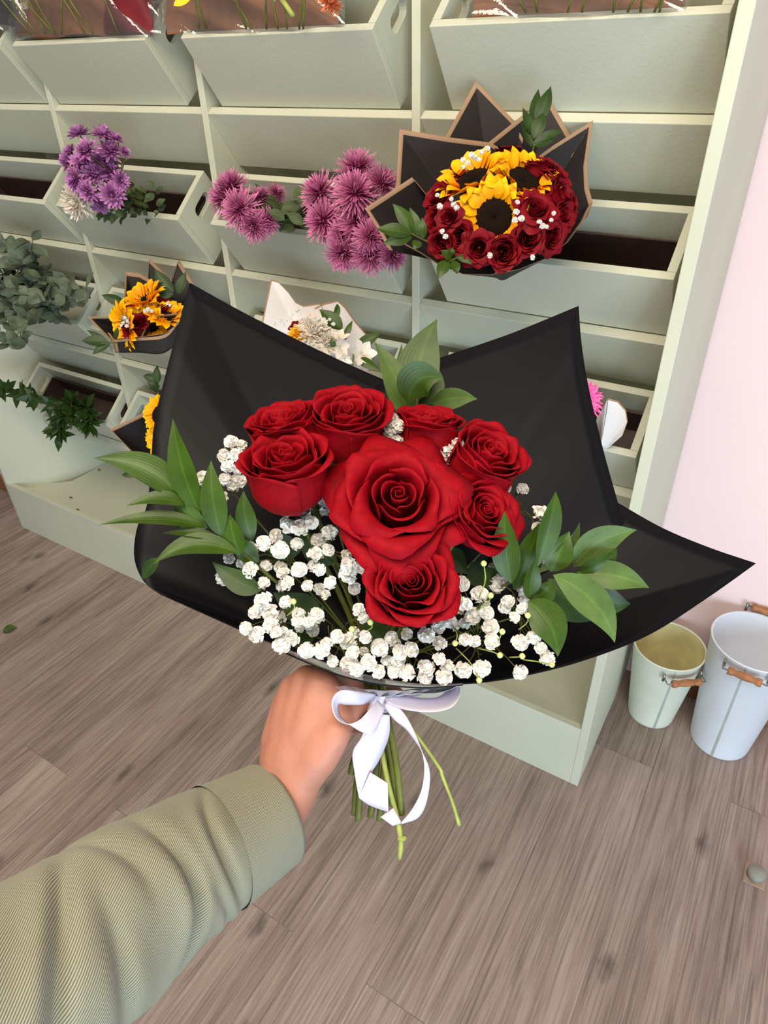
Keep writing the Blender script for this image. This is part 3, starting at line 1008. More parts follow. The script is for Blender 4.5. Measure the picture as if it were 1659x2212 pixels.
# leafy sprigs -----------------------------------------------------
def sprig(parent, name, stem_px, leaves, mat='leaf', sr=.0014, leafname='leaf'):
    """stem_px: (u,v,d) path; leaves: (base, tip, width px, d0, d1, tilt, bendpx, fold)"""
    g = g_tube(G(), [W(*p) for p in stem_px], sr, 8, n=14)
    st = part(name, g, M['stem'], parent)
    for L in leaves:
        b, t, w, d0, d1 = L[:5]
        tl = L[5] if len(L) > 5 else 0
        bp = L[6] if len(L) > 6 else (0, 0)
        fo = L[7] if len(L) > 7 else .2
        mt = L[8] if len(L) > 8 else mat
        part(leafname, px_leaf(G(), b, t, w, d0, d1, tl, bp, -.006, fo, nl=14), M[mt], st)
    return st


sprig(bq, 'leaf_sprig', [(600, 1260, .545), (530, 1200, .535), (450, 1120, .53), (395, 1075, .528), (360, 1040, .53)], [
    ((392, 1078), (203, 990), 66, .528, .52, .3, (40, -45), .25), ((432, 1110), (374, 905), 62, .525, .515, -.2, (-14, 6), .2),
    ((405, 1092), (272, 1094), 38, .527, .515, .6, (10, -30), .35), ((447, 1140), (214, 1134), 40, .53, .515, .7, (16, -30), .4),
    ((448, 1140), (388, 1065), 62, .535, .528, -.4, (-22, 18), .2, 'leaf_grey'), ((478, 1160), (456, 995), 56, .525, .518, .2, (-10, 0), .2),
    ((480, 1165), (350, 1152), 30, .528, .522, .8, (0, -10), .4), ((515, 1195), (332, 1218), 52, .525, .515, .5, (-10, -60), .3),
    ((520, 1200), (497, 1110), 50, .53, .525, -.2, (-6, 0), .2), ((545, 1170), (526, 1060), 44, .54, .533, .2, (-8, 0), .2),
    ((565, 1275), (458, 1213), 50, .527, .53, .2, (4, 20), .15, 'leaf_dark'), ((345, 1205), (306, 1252), 30, .555, .565, .2, (-4, 0), .1, 'leaf_dark'),
    ((560, 1215), (505, 1150), 44, .54, .532, 0, (-8, 4), .2)])
sprig(bq, 'leaf_sprig', [(1010, 1330, .56), (1080, 1270, .54), (1150, 1240, .53), (1215, 1215, .525), (1262, 1185, .525)], [
    ((1105, 1260), (1091, 1104), 62, .52, .505, -.3, (-14, 0), .2), ((1110, 1275), (1165, 1130), 70, .53, .525, .3, (10, -20), .2),
    ((1160, 1225), (1200, 1062), 50, .518, .508, .2, (14, -30), .2), ((1165, 1230), (1252, 1128), 46, .525, .52, .6, (26, 12), .2, 'leaf_grey'),
    ((1190, 1235), (1230, 1148), 60, .522, .515, -.1, (-6, 0), .25), ((1238, 1225), (1375, 1145), 74, .52, .512, .2, (-30, -30), .2, 'leaf_grey'),
    ((1245, 1235), (1333, 1185), 62, .517, .512, .4, (10, 22), .25), ((1245, 1240), (1402, 1270), 62, .517, .51, -.1, (6, -24), .2, 'leaf_grey'),
    ((1195, 1242), (1328, 1388), 74, .510, .502, .1, (38, -28), .15, 'leaf_grey'), ((1230, 1260), (1362, 1304), 70, .53, .53, .2, (10, 26), .2, 'leaf_dark'),
    ((1145, 1295), (1157, 1207), 44, .515, .505, .3, (-10, 2), .25), ((1140, 1298), (1205, 1418), 78, .512, .503, .1, (26, -22), .15),
    ((1140, 1290), (1190, 1250), 56, .525, .52, .2, (16, 16), .2), ((1185, 1250), (1280, 1340), 80, .535, .53, 0, (0, 20), .1, 'leaf_dark'),
    ((1085, 1270), (1040, 1225), 50, .545, .545, .2, (0, 0), .1, 'leaf_dark'), ((1105, 1250), (1060, 1180), 40, .545, .54, 0, (0, 0), .15, 'leaf_dark')])
sprig(bq, 'leaf_sprig', [(880, 1000, .60), (890, 930, .60), (900, 880, .60), (905, 845, .60)], [
    ((898, 872), (944, 690), 92, .60, .605, -.1, (-30, 4), .12, 'leaf'), ((880, 912), (808, 737), 66, .60, .60, .25, (30, 8), .12, 'leaf_grey'),
    ((880, 868), (957, 818), 90, .585, .575, .3, (-26, -44), .2, 'leaf'), ((930, 872), (1031, 862), 46, .60, .59, .2, (0, -12), .15, 'leaf_grey'),
    ((905, 880), (943, 790), 60, .61, .612, .2, (16, 0), .15, 'leaf_grey'), ((868, 880), (868, 742), 30, .61, .61, .2, (-6, 0), .15, 'leaf_grey')])
# loose dark leaves deep among the stems
for b, t, w in [((650, 1190), (560, 1165), 60), ((790, 1160), (760, 1190), 50), ((700, 1340), (590, 1280), 70), ((620, 1400), (700, 1310), 70), ((780, 1340), (860, 1410), 60),
                ((1010, 1260), (1080, 1200), 60), ((720, 1220), (640, 1150), 60), ((960, 1180), (1010, 1240), 50)]:
    part('rose_leaf', px_leaf(G(), b, t, w, .565, .56, random.uniform(-.5, .5), (0, 6), 0, .15), M['leaf_dark'], bq)

# gypsophila -------------------------------------------------------
Z8 = [(420, 55), (345, 115), (400, 130), (450, 105), (535, 155), (290, 165), (235, 200), (310, 230), (385, 205), (485, 185), (470, 250), (530, 232), (245, 305), (175, 325), (325, 340),
      (395, 320), (490, 320), (625, 305), (235, 385), (435, 395), (540, 380), (345, 385), (615, 255), (685, 310), (620, 345), (725, 265), (235, 465), (335, 470), (195, 515), (265, 520),
      (270, 580), (395, 525), (390, 560), (440, 560), (475, 535), (320, 610), (150, 590), (205, 620), (315, 668), (430, 690), (525, 660), (570, 630), (625, 650), (645, 705), (550, 740),
      (625, 760), (715, 750), (765, 680), (700, 630), (670, 505), (690, 540), (820, 635), (890, 615), (860, 700), (850, 740), (830, 790), (890, 795), (980, 620), (1040, 660), (1035, 580),
      (1080, 550), (1095, 485), (1155, 480), (1140, 385), (1225, 440), (1310, 385), (1195, 530), (1260, 520), (1355, 465), (1340, 495), (1420, 500), (1275, 585), (1280, 650), (1160, 645),
      (1385, 540), (1410, 655), (1470, 630), (1505, 680), (1535, 725), (1410, 790), (1235, 775), (1060, 815), (1080, 770), (970, 815), (980, 770), (1150, 780), (1040, 730), (1205, 650),
      (905, 690), (800, 740), (355, 640), (290, 610), (500, 690), (760, 790), (660, 770)]
BL = [(460 + x / 2.127, 1080 + y / 2.127, 0) for x, y in Z8]
BL += [(u, v, 1) for u, v in [(500, 958), (485, 985), (512, 985), (492, 1008), (515, 1012), (488, 1036), (515, 1040), (480, 1076), (440, 1035), (522, 962), (505, 1045), (715, 1065), (735, 1072),
                              (700, 1083), (722, 1095), (746, 1058), (702, 1105), (735, 1112), (655, 1106), (690, 1040), (845, 908), (857, 922), (838, 932), (855, 955), (838, 962),
                              (690, 932), (938, 978), (965, 975), (970, 992), (943, 1004), (968, 1016), (988, 960), (986, 1055), (1128, 1057), (1085, 1052), (1165, 1110), (1162, 1140),
                              (1062, 1038), (495, 1205), (480, 1250), (525, 1215), (540, 1190), (848, 942)]]


def bl_depth(u, v, up):
    d = .512 + .055 * max(0, min(1, (1400 - v) / 420))
    if up:
        d = .552
    return d + random.uniform(-.007, .012)


hubs = [(600, 1210), (600, 1345), (740, 1390), (880, 1400), (700, 1180), (1030, 1380), (1120, 1330), (500, 1060), (720, 1110), (850, 960), (980, 1010), (1130, 1100)]
HD = [W(u, v, .575 if v > 1150 else .59) for u, v in hubs]
ctrs = []
for (u, v, up) in BL:
    k = int(np.argmin([(u - a) ** 2 + ((v - b) * (1.0)) ** 2 for a, b in hubs]))
    ctrs.append((u, v, bl_depth(u, v, up), k))
sprigs = []
for k, (hu, hv) in enumerate(hubs):
    g = G()
    g_tube(g, [NECK - FW * .003, NECK * .5 + HD[k] * .5 + UP * .004, HD[k]], [.0012, .0007], 6, n=8)
    mine = [c for c in ctrs if c[3] == k]
    for (u, v, d, _) in mine:
        p = W(u, v, d) + FW * .004
        j = HD[k] * .55 + p * .45 + RT * random.uniform(-.006, .006) + UP * random.uniform(-.004, .008)
        g_tube(g, [HD[k], j, p], [.0006, .00038], 5, n=7)
        if random.random() < .45:
            e = j + (RT * random.uniform(-1, 1) + UP * random.uniform(-1, 1)) * .011 - FW * .012
            g_tube(g, [j, (j + e) / 2 - UP * .002, e], .00035, 5, n=4)
    sprigs.append(part('gypsophila_sprig', g, M['stem'], bq))
extra = G()
for i, (u, v, d, k) in enumerate(ctrs):
    c = W(u, v, d); sc = random.uniform(13.5, 21.5) * m_per_px(c)
    Mw = frame(facing(random.uniform(0, 40), random.uniform(40, 140)), random.uniform(0, 6), c, sc)
    if i < 98:
        place('blossom', ME['blossom%d' % (i % 4)], sprigs[k], Mw)
    else:
        me = ME['blossom%d' % (i % 4)]
        vv = np.array([(Mw @ x.co)[:] for x in me.vertices])
        extra.add(vv, [tuple(f.vertices) for f in me.polygons])
# deeper, dimmer blossoms that fill the gaps
for _ in range(46):
    u, v = random.uniform(540, 1190), random.uniform(1190, 1440)
    if (u - 890) ** 2 / 110 ** 2 + (v - 1260) ** 2 / 130 ** 2 < 1 or v > 1180 + 250 * (1 - ((u - 860) / 420) ** 2):
        continue
    c = W(u, v, random.uniform(.545, .565)); sc = random.uniform(12, 16) * m_per_px(c)
    Mw = frame(facing(random.uniform(0, 50), random.uniform(0, 180)), random.uniform(0, 6), c, sc)
    me = ME['blossom%d' % random.randrange(4)]
    extra.add(np.array([(Mw @ x.co)[:] for x in me.vertices]), [tuple(f.vertices) for f in me.polygons])
ex = part('gypsophila_blossoms', extra, M['white_petal'], bq); ex['kind'] = 'stuff'
# buds on long pale stalks
BUDS = [((1045, 1218), (1035, 1290)), ((1060, 1287), (1030, 1320)), ((1085, 1365), (1050, 1400)), ((1035, 1470), (985, 1400)), ((1192, 1436), (1130, 1425)), ((983, 1390), (975, 1350)),
        ((1080, 1416), (1030, 1400)), ((1140, 1330), (1120, 1360)), ((985, 1275), (990, 1300)), ((760, 1360), (750, 1390)), ((800, 1345), (790, 1365)), ((634, 1300), (620, 1330)), ((1128, 1418), (1100, 1420))]
for (b, s) in BUDS:
    p, q = W(*b, .500), W(*s, .516)
    bs = part('bud_stalk', g_tube(G(), [q, (p + q) / 2 + RT * .003, p], .0005, 6, n=6), M['stem_pale'], bq)
    part('bud', g_lathe(G(), [(0, -.0024), (.0018, -.0012), (.0024, .0006), (.0014, .0022), (0, .0027)], p, 10), M['bud'], bs)

# cut stems under the bow ------------------------------------------
STEMS = [[(800, 1460, .59), (822, 1530, .578), (845, 1640, .572), (862, 1760, .57)], [(820, 1460, .59), (840, 1560, .574), (858, 1660, .566), (868, 1760, .566)],
         [(805, 1460, .595), (818, 1560, .585), (812, 1680, .585), (800, 1765, .585)], [(825, 1460, .595), (832, 1580, .585), (826, 1700, .583), (820, 1772, .583)],
         [(795, 1460, .595), (800, 1580, .59), (780, 1690, .59), (774, 1772, .59)], [(800, 1460, .60), (795, 1580, .595), (772, 1680, .595), (766, 1760, .595)],
         [(812, 1460, .60), (838, 1560, .592), (842, 1660, .59), (846, 1740, .59)], [(790, 1460, .60), (800, 1560, .597), (765, 1640, .60), (758, 1672, .60)]]
for k, s in enumerate(STEMS):
    part('cut_stem', g_tube(G(), [W(*p) for p in s], [.0028, .0027, .003], 10, n=16), M['stem'], bq)
g = g_tube(G(), [W(*p) for p in [(812, 1480, .585), (822, 1600, .566), (838, 1690, .562), (856, 1760, .562), (866, 1815, .563), (863, 1855, .564)]], [.002, .0022, .0022, .0024, .0020], 10, n=26)
g_tube(g, [W(860, 1810, .562), W(872, 1812, .561), W(874, 1806, .561)], .0022, 8, n=5)
part('cut_stem', g, M['stem_pale'], bq)
g = g_tube(G(), [W(*p) for p in [(850, 1520, .575), (905, 1595, .572), (950, 1660, .57), (955, 1675, .57), (978, 1735, .57), (992, 1782, .57)]], [.0013, .0014, .0016, .0014, .0018], 8, n=26)
part('thin_twig', g, M['stem_pale'], bq)

# bow ---------------------------------------------------------------
def strip(A, B, n=40, w=5):
    a, b = smooth_rim(A, n), smooth_rim(B, n)
    return np.stack([a * (1 - t) + b * t for t in np.linspace(0, 1, w)], 1)


bow = None
kn = G()
P = np.zeros((9, 20, 3))
for j in range(9):
    s = j / 8
    for i in range(20):
        a = 2 * PI * i / 20
        rr = (17 + 6 * abs(s - .5) * 2 + 2.5 * math.sin(5 * a + 2)) * m_per_px(W(818, 1516, .55))
        P[j, i] = W(818, 1500 + 36 * s, .556) + RT * rr * 1.15 * math.cos(a) - FW * rr * .75 * math.sin(a)
kn.grid(P, closed=True)
bow = part('ribbon_bow', kn, M['ribbon'], bq)
LL = strip([(812, 1500, .55), (775, 1494, .530), (735, 1492, .521), (717, 1515, .517), (724, 1548, .519), (748, 1564, .524), (775, 1556, .528), (800, 1530, .537), (815, 1512, .548)],
           [(808, 1515, .552), (780, 1522, .536), (748, 1522, .529), (732, 1522, .528), (734, 1545, .529), (752, 1563, .529), (788, 1584, .527), (812, 1578, .531), (832, 1528, .544)])
solid(part('ribbon_loop', G().grid(LL), M['ribbon'], bow), .0004)
RL = strip([(832, 1506, .55), (880, 1500, .545), (940, 1498, .54), (972, 1490, .54), (990, 1482, .54), (993, 1503, .536), (975, 1528, .533), (935, 1538, .535), (880, 1534, .54), (835, 1520, .548)],
           [(832, 1504, .562), (880, 1490, .57), (930, 1486, .57), (955, 1485, .568), (966, 1484, .562), (962, 1494, .556), (945, 1506, .552), (915, 1508, .552), (875, 1504, .552), (830, 1504, .552)])
solid(part('ribbon_loop', G().grid(RL), M['ribbon'], bow), .0004)
T1 = strip([(800, 1540, .546), (782, 1590, .545), (762, 1625, .548), (766, 1670, .552), (775, 1722, .555)], [(842, 1545, .546), (840, 1590, .552), (820, 1640, .558), (795, 1680, .556), (776, 1722, .5555)], 30)
g = G().grid(T1)
T1b = strip([(775, 1722, .555), (798, 1672, .5545), (802, 1670, .5545), (838, 1692, .553)], [(776, 1724, .5555), (792, 1736, .556), (812, 1745, .556), (839, 1754, .555)], 16)
g.grid(T1b)
solid(part('ribbon_tail', g, M['ribbon'], bow), .0004)
T2 = strip([(838, 1512, .548), (868, 1535, .545), (892, 1575, .545), (915, 1640, .55), (912, 1700, .555), (892, 1745, .557), (866, 1778, .558)],
           [(828, 1526, .549), (852, 1555, .547), (884, 1584, .549), (926, 1655, .552), (924, 1722, .557), (905, 1765, .559), (868, 1780, .559)], 40)
g = G().grid(T2)
T2b = strip([(868, 1780, .559), (850, 1745, .5575)], [(866, 1782, .559), (822, 1765, .556)], 6)
T2c = strip([(850, 1745, .5575), (868, 1778, .559)], [(822, 1765, .556), (848, 1784, .5585)], 8)
g.grid(T2c)
solid(part('ribbon_tail', g, M['ribbon'], bow), .0004)

# ------------------------------------------------------------------ person's arm
def capsule(g, p, q, rp, rq, n=16):
    p, q = np.asarray(p, float), np.asarray(q, float)
    t = nrm(q - p); ref = np.array([0, 0, 1.0]) if abs(t[2]) < .9 else np.array([1.0, 0, 0])
    x = nrm(np.cross(t, ref)); y = np.cross(t, x)
    prof = [(rp * math.sin(a), p - t * rp * math.cos(a)) for a in np.linspace(.05, PI / 2, 7)] + [(rq * math.cos(a), q + t * rq * math.sin(a)) for a in np.linspace(0, PI / 2 - .05, 7)]
    P = np.zeros((len(prof), n, 3))
    for j, (r, c) in enumerate(prof):
        for i in range(n):
            a = 2 * PI * i / n
            P[j, i] = c + r * (math.cos(a) * x + math.sin(a) * y)
    n0 = g.n
    g.grid(P, closed=True)
    g.f.append(tuple(n0 + i for i in range(n))[::-1]); g.mi.append(0)
    g.f.append(tuple(n0 + (len(prof) - 1) * n + i for i in range(n))); g.mi.append(0)


def chain(g, pts):
    for a, b in zip(pts[:-1], pts[1:]):
        capsule(g, W(*a[:3]), W(*b[:3]), a[3], b[3])


person = thing('person', "person's outstretched left arm in an olive twill sleeve gripping the rose bouquet", 'person', W(560, 1790, .55))
hg = G()
WR = (614, 1700, .558)
# forearm, slightly flattened: two parallel bones
chain(hg, [(455, 1862, .528, .026), (560, 1752, .545, .0240), (600, 1700, .555, .0205)])
chain(hg, [(490, 1880, .528, .024), (590, 1778, .545, .0225), (640, 1700, .553, .0195)])
# back of the hand
MC = {'index': (694, 1482, .562, .0155), 'middle': (664, 1474, .572, .0150), 'ring': (636, 1490, .580, .0140), 'little': (618, 1516, .586, .0125)}
for k, wp in (('index', (640, 1680, .552, .0185)), ('middle', (625, 1680, .556, .0185)), ('ring', (612, 1680, .560, .0180)), ('little', (600, 1682, .564, .0165))):
    chain(hg, [wp, (wp[0] * .5 + MC[k][0] * .5 - 2, wp[1] * .5 + MC[k][1] * .5, (wp[2] + MC[k][2]) / 2 - .003, .0175), MC[k]])
for wp, mk in (((630, 1640, .5535, .0185), ('index', 'middle')), ((612, 1640, .558, .018), ('middle', 'ring')), ((604, 1640, .563, .017), ('ring', 'little'))):
    a_, b_ = MC[mk[0]], MC[mk[1]]
    chain(hg, [wp, ((a_[0] + b_[0]) / 2, (a_[1] + b_[1]) / 2 + 10, (a_[2] + b_[2]) / 2, .0145)])
# palm heel and ball of the thumb
chain(hg, [(660, 1650, .553, .020), (700, 1600, .548, .0190), (722, 1560, .552, .0170), (712, 1510, .560, .0165)])
chain(hg, [(640, 1690, .553, .018), (690, 1630, .544, .0170), (725, 1583, .540, .0130)])
chain(hg, [(700, 1590, .560, .018), (720, 1520, .572, .018)])
# thumb across the front of the stems
chain(hg, [(718, 1592, .547, .0128), (738, 1562, .555, .0108), (764, 1530, .563, .0095), (794, 1506, .567, .0085)])
# four fingers hooked round the back of the stems
FING = {'index': [(716, 1478, .592, .0105), (764, 1488, .622, .0092), (822, 1494, .626, .0085), (858, 1500, .612, .0078)],
        'middle': [(690, 1482, .606, .0105), (744, 1508, .632, .0094), (812, 1520, .634, .0088), (856, 1526, .616, .0080)],
        'ring': [(668, 1502, .612, .0100), (728, 1534, .634, .0090), (796, 1546, .634, .0084), (840, 1550, .616, .0076)],
        'little': [(650, 1532, .612, .0088), (706, 1558, .632, .0080), (764, 1568, .632, .0074), (806, 1570, .618, .0066)]}
for k, pts in FING.items():
    chain(hg, [MC[k]] + pts)
hb = link('hand_raw', hg.mesh('hand_raw', M['skin'], world_of(person)), person, (0, 0, 0))
md = hb.modifiers.new('r', 'REMESH'); md.mode = 'VOXEL'; md.voxel_size = .0018
md = hb.modifiers.new('s', 'SMOOTH'); md.factor = .6; md.iterations = 26
dg = bpy.context.evaluated_depsgraph_get()
hme = bpy.data.meshes.new_from_object(hb.evaluated_get(dg)); hme.name = 'body'
bpy.data.objects.remove(hb)
for p_ in hme.polygons:
    p_.use_smooth = True
body = link('hand_and_forearm', hme, person, (0, 0, 0))

# sleeve: rings along the arm
AX = [(-520, 2530, .335, .082), (-250, 2345, .365, .076), (60, 2130, .415, .0655), (230, 1995, .455, .0590), (385, 1880, .500, .0520), (500, 1812, .532, .0462), (588, 1758, .558, .0425)]
axp = catmull(np.array([W(*a[:3]) for a in AX]), 170)
axr = np.interp(np.linspace(0, 1, 170), np.linspace(0, 1, len(AX)), [a[3] for a in AX])
TT = np.gradient(axp, axis=0)
arc = np.concatenate([[0], np.cumsum(np.linalg.norm(np.diff(axp, axis=0), axis=1))]); LEN = arc[-1]
CUFF = .052


def sleeve_rings(s0, s1, n, grow=0.0, folds=True, m=120):
    P = np.zeros((n, m, 3)); UV = []
    for j, s in enumerate(np.linspace(s0, s1, n)):
        c = np.array([np.interp(s, arc, axp[:, k]) for k in range(3)]); t = nrm([np.interp(s, arc, TT[:, k]) for k in range(3)])
        r = np.interp(s, arc, axr)
        fx = nrm(-FW - t * (-FW @ t)); fy = np.cross(t, fx)       # fx faces the viewer
        e = LEN - s
        for i in range(m):
            a = 2 * PI * i / m + PI
            dsp = grow
            aw = (a + PI) % (2 * PI) - PI
            if folds:
                for (e0, sl, amp, wd, a0, aw_) in FOLDS:
                    x = e - e0 - sl * (aw - a0) - .012 * math.sin(1.6 * aw + e0 * 40)
                    win = math.exp(-((aw - a0) / aw_) ** 2)
                    dsp += win * amp * (-math.exp(-(x / wd) ** 2) + .45 * math.exp(-((x - 1.9 * wd) / (1.5 * wd)) ** 2) + .2 * math.exp(-((x + 2.2 * wd) / (1.6 * wd)) ** 2))
                dsp += .0016 * math.sin(aw * 3 + e * 30) * math.sin(e * 55 + aw)
            P[j, i] = c + (r + dsp) * (math.cos(a) * fx + 0.96 * math.sin(a) * fy)
            UV.append((i / m * .9, s * 3.2))
    return P, np.array(UV)


FOLDS = [(.060, .004, 0.0070, 0.0043, -.3, .9), (.115, .012, 0.0101, 0.0055, -.1, 1.0), (.160, -.006, 0.0067, 0.0059, .3, .7), (.185, .016, 0.0104, 0.0064, -.2, 1.0), (.225, .006, 0.0111, 0.0068, -.4, .9),
         (.262, .016, 0.0101, 0.0072, .1, 1.0), (.30, .0, 0.0101, 0.0076, -.2, 1.1), (.35, .01, 0.0101, 0.0076, 0, 1.1), (.085, -.01, 0.0037, 0.0043, .9, .6), (.142, .0, 0.0044, 0.0051, -1.0, .6)]
P, UV = sleeve_rings(0, LEN - CUFF + .006, 210)
g = G(); g.grid(P, closed=True); g.uv[-1] = UV
sl = solid(part('sleeve', g, M['twill'], person), .0016, -1)
P, UV = sleeve_rings(LEN - CUFF, LEN, 18, .0022, False)
# turned edge
Pin, _ = sleeve_rings(LEN - .002, LEN - .045, 8, -.0028, False)
g = G(); g.grid(np.concatenate([P, Pin]), closed=True); g.uv[-1] = np.concatenate([UV, UV[:Pin.shape[0] * Pin.shape[1]]])
part('cuff', g, M['twill'], sl)
# ------------------------------------------------------------------ flowers standing in the crates
def flower_at(parent, name, me, p, th, al, dpx, roll=None):
    sc = dpx / 2 * m_per_px(p)
    return place(name, me, parent, frame(facing(th, al), random.uniform(0, 6) if roll is None else roll, p, sc))


# spider chrysanthemums: every stem lifts out on its own
SP = [(498, 402, 78, 1.06, 45, 130, 'magenta spider chrysanthemum at upper left of the left cluster'), (518, 452, 84, 1.03, 25, 200, 'large magenta spider chrysanthemum facing forward in the left cluster, over the crate lip'),
      (482, 428, 76, 1.05, 55, 170, 'magenta spider chrysanthemum against the left divider, outermost of the left cluster'), (562, 424, 50, 1.08, 55, 90, 'small half-open magenta spider chrysanthemum right of the left cluster'),
      (597, 416, 46, 1.09, 60, 40, 'smallest magenta spider chrysanthemum beside the grey-green leaves'), (548, 488, 66, 1.03, 45, 250, 'magenta spider chrysanthemum hanging lowest in the left cluster'),
      (580, 478, 52, 1.05, 50, 320, 'small magenta spider chrysanthemum below the dark leaves of the left cluster'),
      (690, 416, 88, 1.06, 35, 150, 'magenta spider chrysanthemum at upper left of the right cluster'), (697, 476, 84, 1.03, 30, 190, 'magenta spider chrysanthemum at the left side of the right cluster, over the crate lip'),
      (771, 362, 90, 1.06, 40, 90, 'topmost magenta spider chrysanthemum of the right cluster'), (768, 415, 96, 1.02, 15, 60, 'largest magenta spider chrysanthemum, facing forward high in the right cluster'),
      (826, 396, 78, 1.05, 50, 20, 'magenta spider chrysanthemum touching the dark paper of the sunflower bouquet'), (772, 480, 80, 1.02, 30, 0, 'deep magenta spider chrysanthemum in the middle of the right cluster'),
      (741, 508, 70, 1.01, 25, 230, 'deep magenta spider chrysanthemum low in the middle of the right cluster'), (742, 548, 78, 1.00, 45, 260, 'pale magenta spider chrysanthemum at the bottom of the right cluster'),
      (800, 512, 70, .99, 20, 0, 'magenta spider chrysanthemum under the left leaf sprig of the sunflower bouquet'), (802, 553, 78, .99, 45, 280, 'lowest magenta spider chrysanthemum of the right cluster'),
      (850, 550, 64, 1.00, 50, 330, 'magenta spider chrysanthemum at lower right of the cluster, below the dark paper')]
for k, (u, v, dp, y, th, al, lab) in enumerate(SP):
    p = PY(u, v, y)
    cx = -1.00 if u < 640 else -.80
    foot = np.array([cx + random.uniform(-.04, .04), 1.21 + random.uniform(-.02, .02), 1.135 + random.uniform(0, .02)])
    n_ = facing(th, al)
    t = thing('spider_chrysanthemum', lab, 'flower', foot, 'magenta spider chrysanthemums in the second row')
    part('stem', g_tube(G(), [foot, (foot + p) / 2 + np.array([0, .0, .045]) - n_ * .01, p - n_ * .012, p], .0026, 7, n=10), M['stem'], t)
    flower_at(t, 'bloom', ME['spider%d' % (k % 3)], p, th, al, dp * 1.22)
    g = G()
    for _ in range(2):
        b = foot * .45 + p * .55 + np.array([0, -.005, .03])
        g_leaf(g, b, b + rng.normal(size=3) * .02 + np.array([0, -.02, .02]), .018, rng.normal(size=3), (0, 0, .005))
    part('leaf', g, M['leaf_mum'], t)
# grey leaves of the left cluster
t = thing('chrysanthemum_foliage', 'loose grey-green chrysanthemum leaves between the two magenta clusters', 'foliage', PY(615, 490, 1.10))
g = G()
for _ in range(34):
    c = PY(random.gauss(612, 26), random.gauss(466, 18), 1.09 + random.uniform(-.03, .03))
    g_leaf(g, c, c + (RT * random.uniform(-1, 1) + UP * random.uniform(-.6, 1)) * .034 - FW * .006, .020, facing(random.uniform(0, 60), random.uniform(0, 360)), (0, 0, .004))
part('leaves', g, M['leaf_mum'], t)
part('stem', g_tube(G(), [PY(625, 500, 1.13), PY(612, 470, 1.10), PY(606, 440, 1.09)], .002, 6, n=6), M['stem'], t)

# small purple spray chrysanthemums
PU = [(170, 290, 50, 60, 110), (224, 293, 54, 55, 70), (187, 326, 58, 30, 110), (149, 345, 54, 55, 170), (236, 326, 54, 40, 40), (268, 328, 30, 60, 20), (180, 355, 62, 15, 120), (223, 350, 60, 20, 60),
      (163, 388, 56, 40, 200), (204, 378, 58, 15, 90), (236, 370, 56, 35, 10), (190, 414, 46, 40, 250), (243, 420, 56, 30, 300), (216, 438, 46, 45, 270), (260, 390, 40, 50, 340), (152, 327, 34, 60, 150), (250, 300, 34, 60, 60)]
t = thing('chrysanthemum_bunch', 'bunch of small purple spray chrysanthemums leaning out of a second row crate', 'flowers', PY(310, 440, 1.17))
foot = PY(330, 465, 1.2)
gs = G(); gl_ = G()
for k, (u, v, dp, th, al) in enumerate(PU):
    p = PY(u, v, 1.045 + .03 * math.sin(k * 2.1))
    g_tube(gs, [foot + rng.normal(size=3) * .006, PY(285, 415, 1.11) + rng.normal(size=3) * .008, p + FW * .012, p], .0014, 6, n=9)
    flower_at(t, 'bloom', ME['purple%d' % (k % 3)], p, th, al, dp * 1.15)
part('stems', gs, M['stem'], t)
for _ in range(54):
    c = PY(random.uniform(225, 345), random.uniform(405, 468), 1.10 + random.uniform(-.03, .05))
    g_leaf(gl_, c, c + (RT * random.uniform(-1, 1) + UP * random.uniform(-1, .6)) * .03 - FW * .006, .016, facing(random.uniform(0, 60), random.uniform(0, 360)), (0, 0, .003))
for (u, v) in [(235, 470), (222, 466), (250, 474), (262, 462)]:
    c = PY(u, v - 12, 1.085); g_leaf(gl_, c, PY(u - 10, v + 12, 1.07), .016, -FW, (0, 0, .003))
part('leaves', gl_, M['leaf_mum'], t)
t = thing('white_chrysanthemum', 'cream white chrysanthemum bloom below the purple bunch, resting on the crate lip', 'flower', PY(166, 436, 1.06))
flower_at(t, 'bloom', ME['mum_white'], PY(166, 436, 1.035), 35, 230, 84)
part('stem', g_tube(G(), [PY(166, 436, 1.05), PY(215, 452, 1.10), PY(290, 455, 1.19)], .002, 7, n=8), M['stem'], t)

# eucalyptus
t = thing('eucalyptus_bunch', 'bushy grey-green eucalyptus branches spilling over the third row crate at left edge', 'foliage', PY(80, 650, 1.15))
g = G(); gs = G()
ends = [(10, 520), (50, 560), (-40, 600), (-60, 540), (20, 740), (60, 700), (105, 690), (40, 755), (0, 690), (90, 600), (150, 640), (185, 625), (120, 680), (-30, 720), (70, 520), (-60, 660), (140, 660), (25, 640), (60, 640), (100, 650)]
ft = PY(120, 660, 1.21)
for (u, v) in ends:
    e = PY(u, v, random.uniform(1.00, 1.10))
    pts = catmull(np.array([ft + rng.normal(size=3) * .015, PY(70 * .6 + u * .4, 620 * .6 + v * .4, 1.10), e]), 14)
    g_tube(gs, pts, [.0022, .001], 6)
    for q in pts[3:]:
        for sgn in (-1, 1):
            d = nrm(RT * random.uniform(.3, 1) * sgn + UP * random.uniform(-.8, .8) - FW * random.uniform(-.2, .7))
            L = random.uniform(.032, .052)
            g_leaf(g, q, q + d * L, L * random.uniform(.6, .85), facing(random.uniform(0, 75), random.uniform(0, 360)), -FW * .004, .12, nl=7, nw=5, widest=.5)
part('stems', gs, M['stem'], t)
part('leaves', g, M['euc'], t)

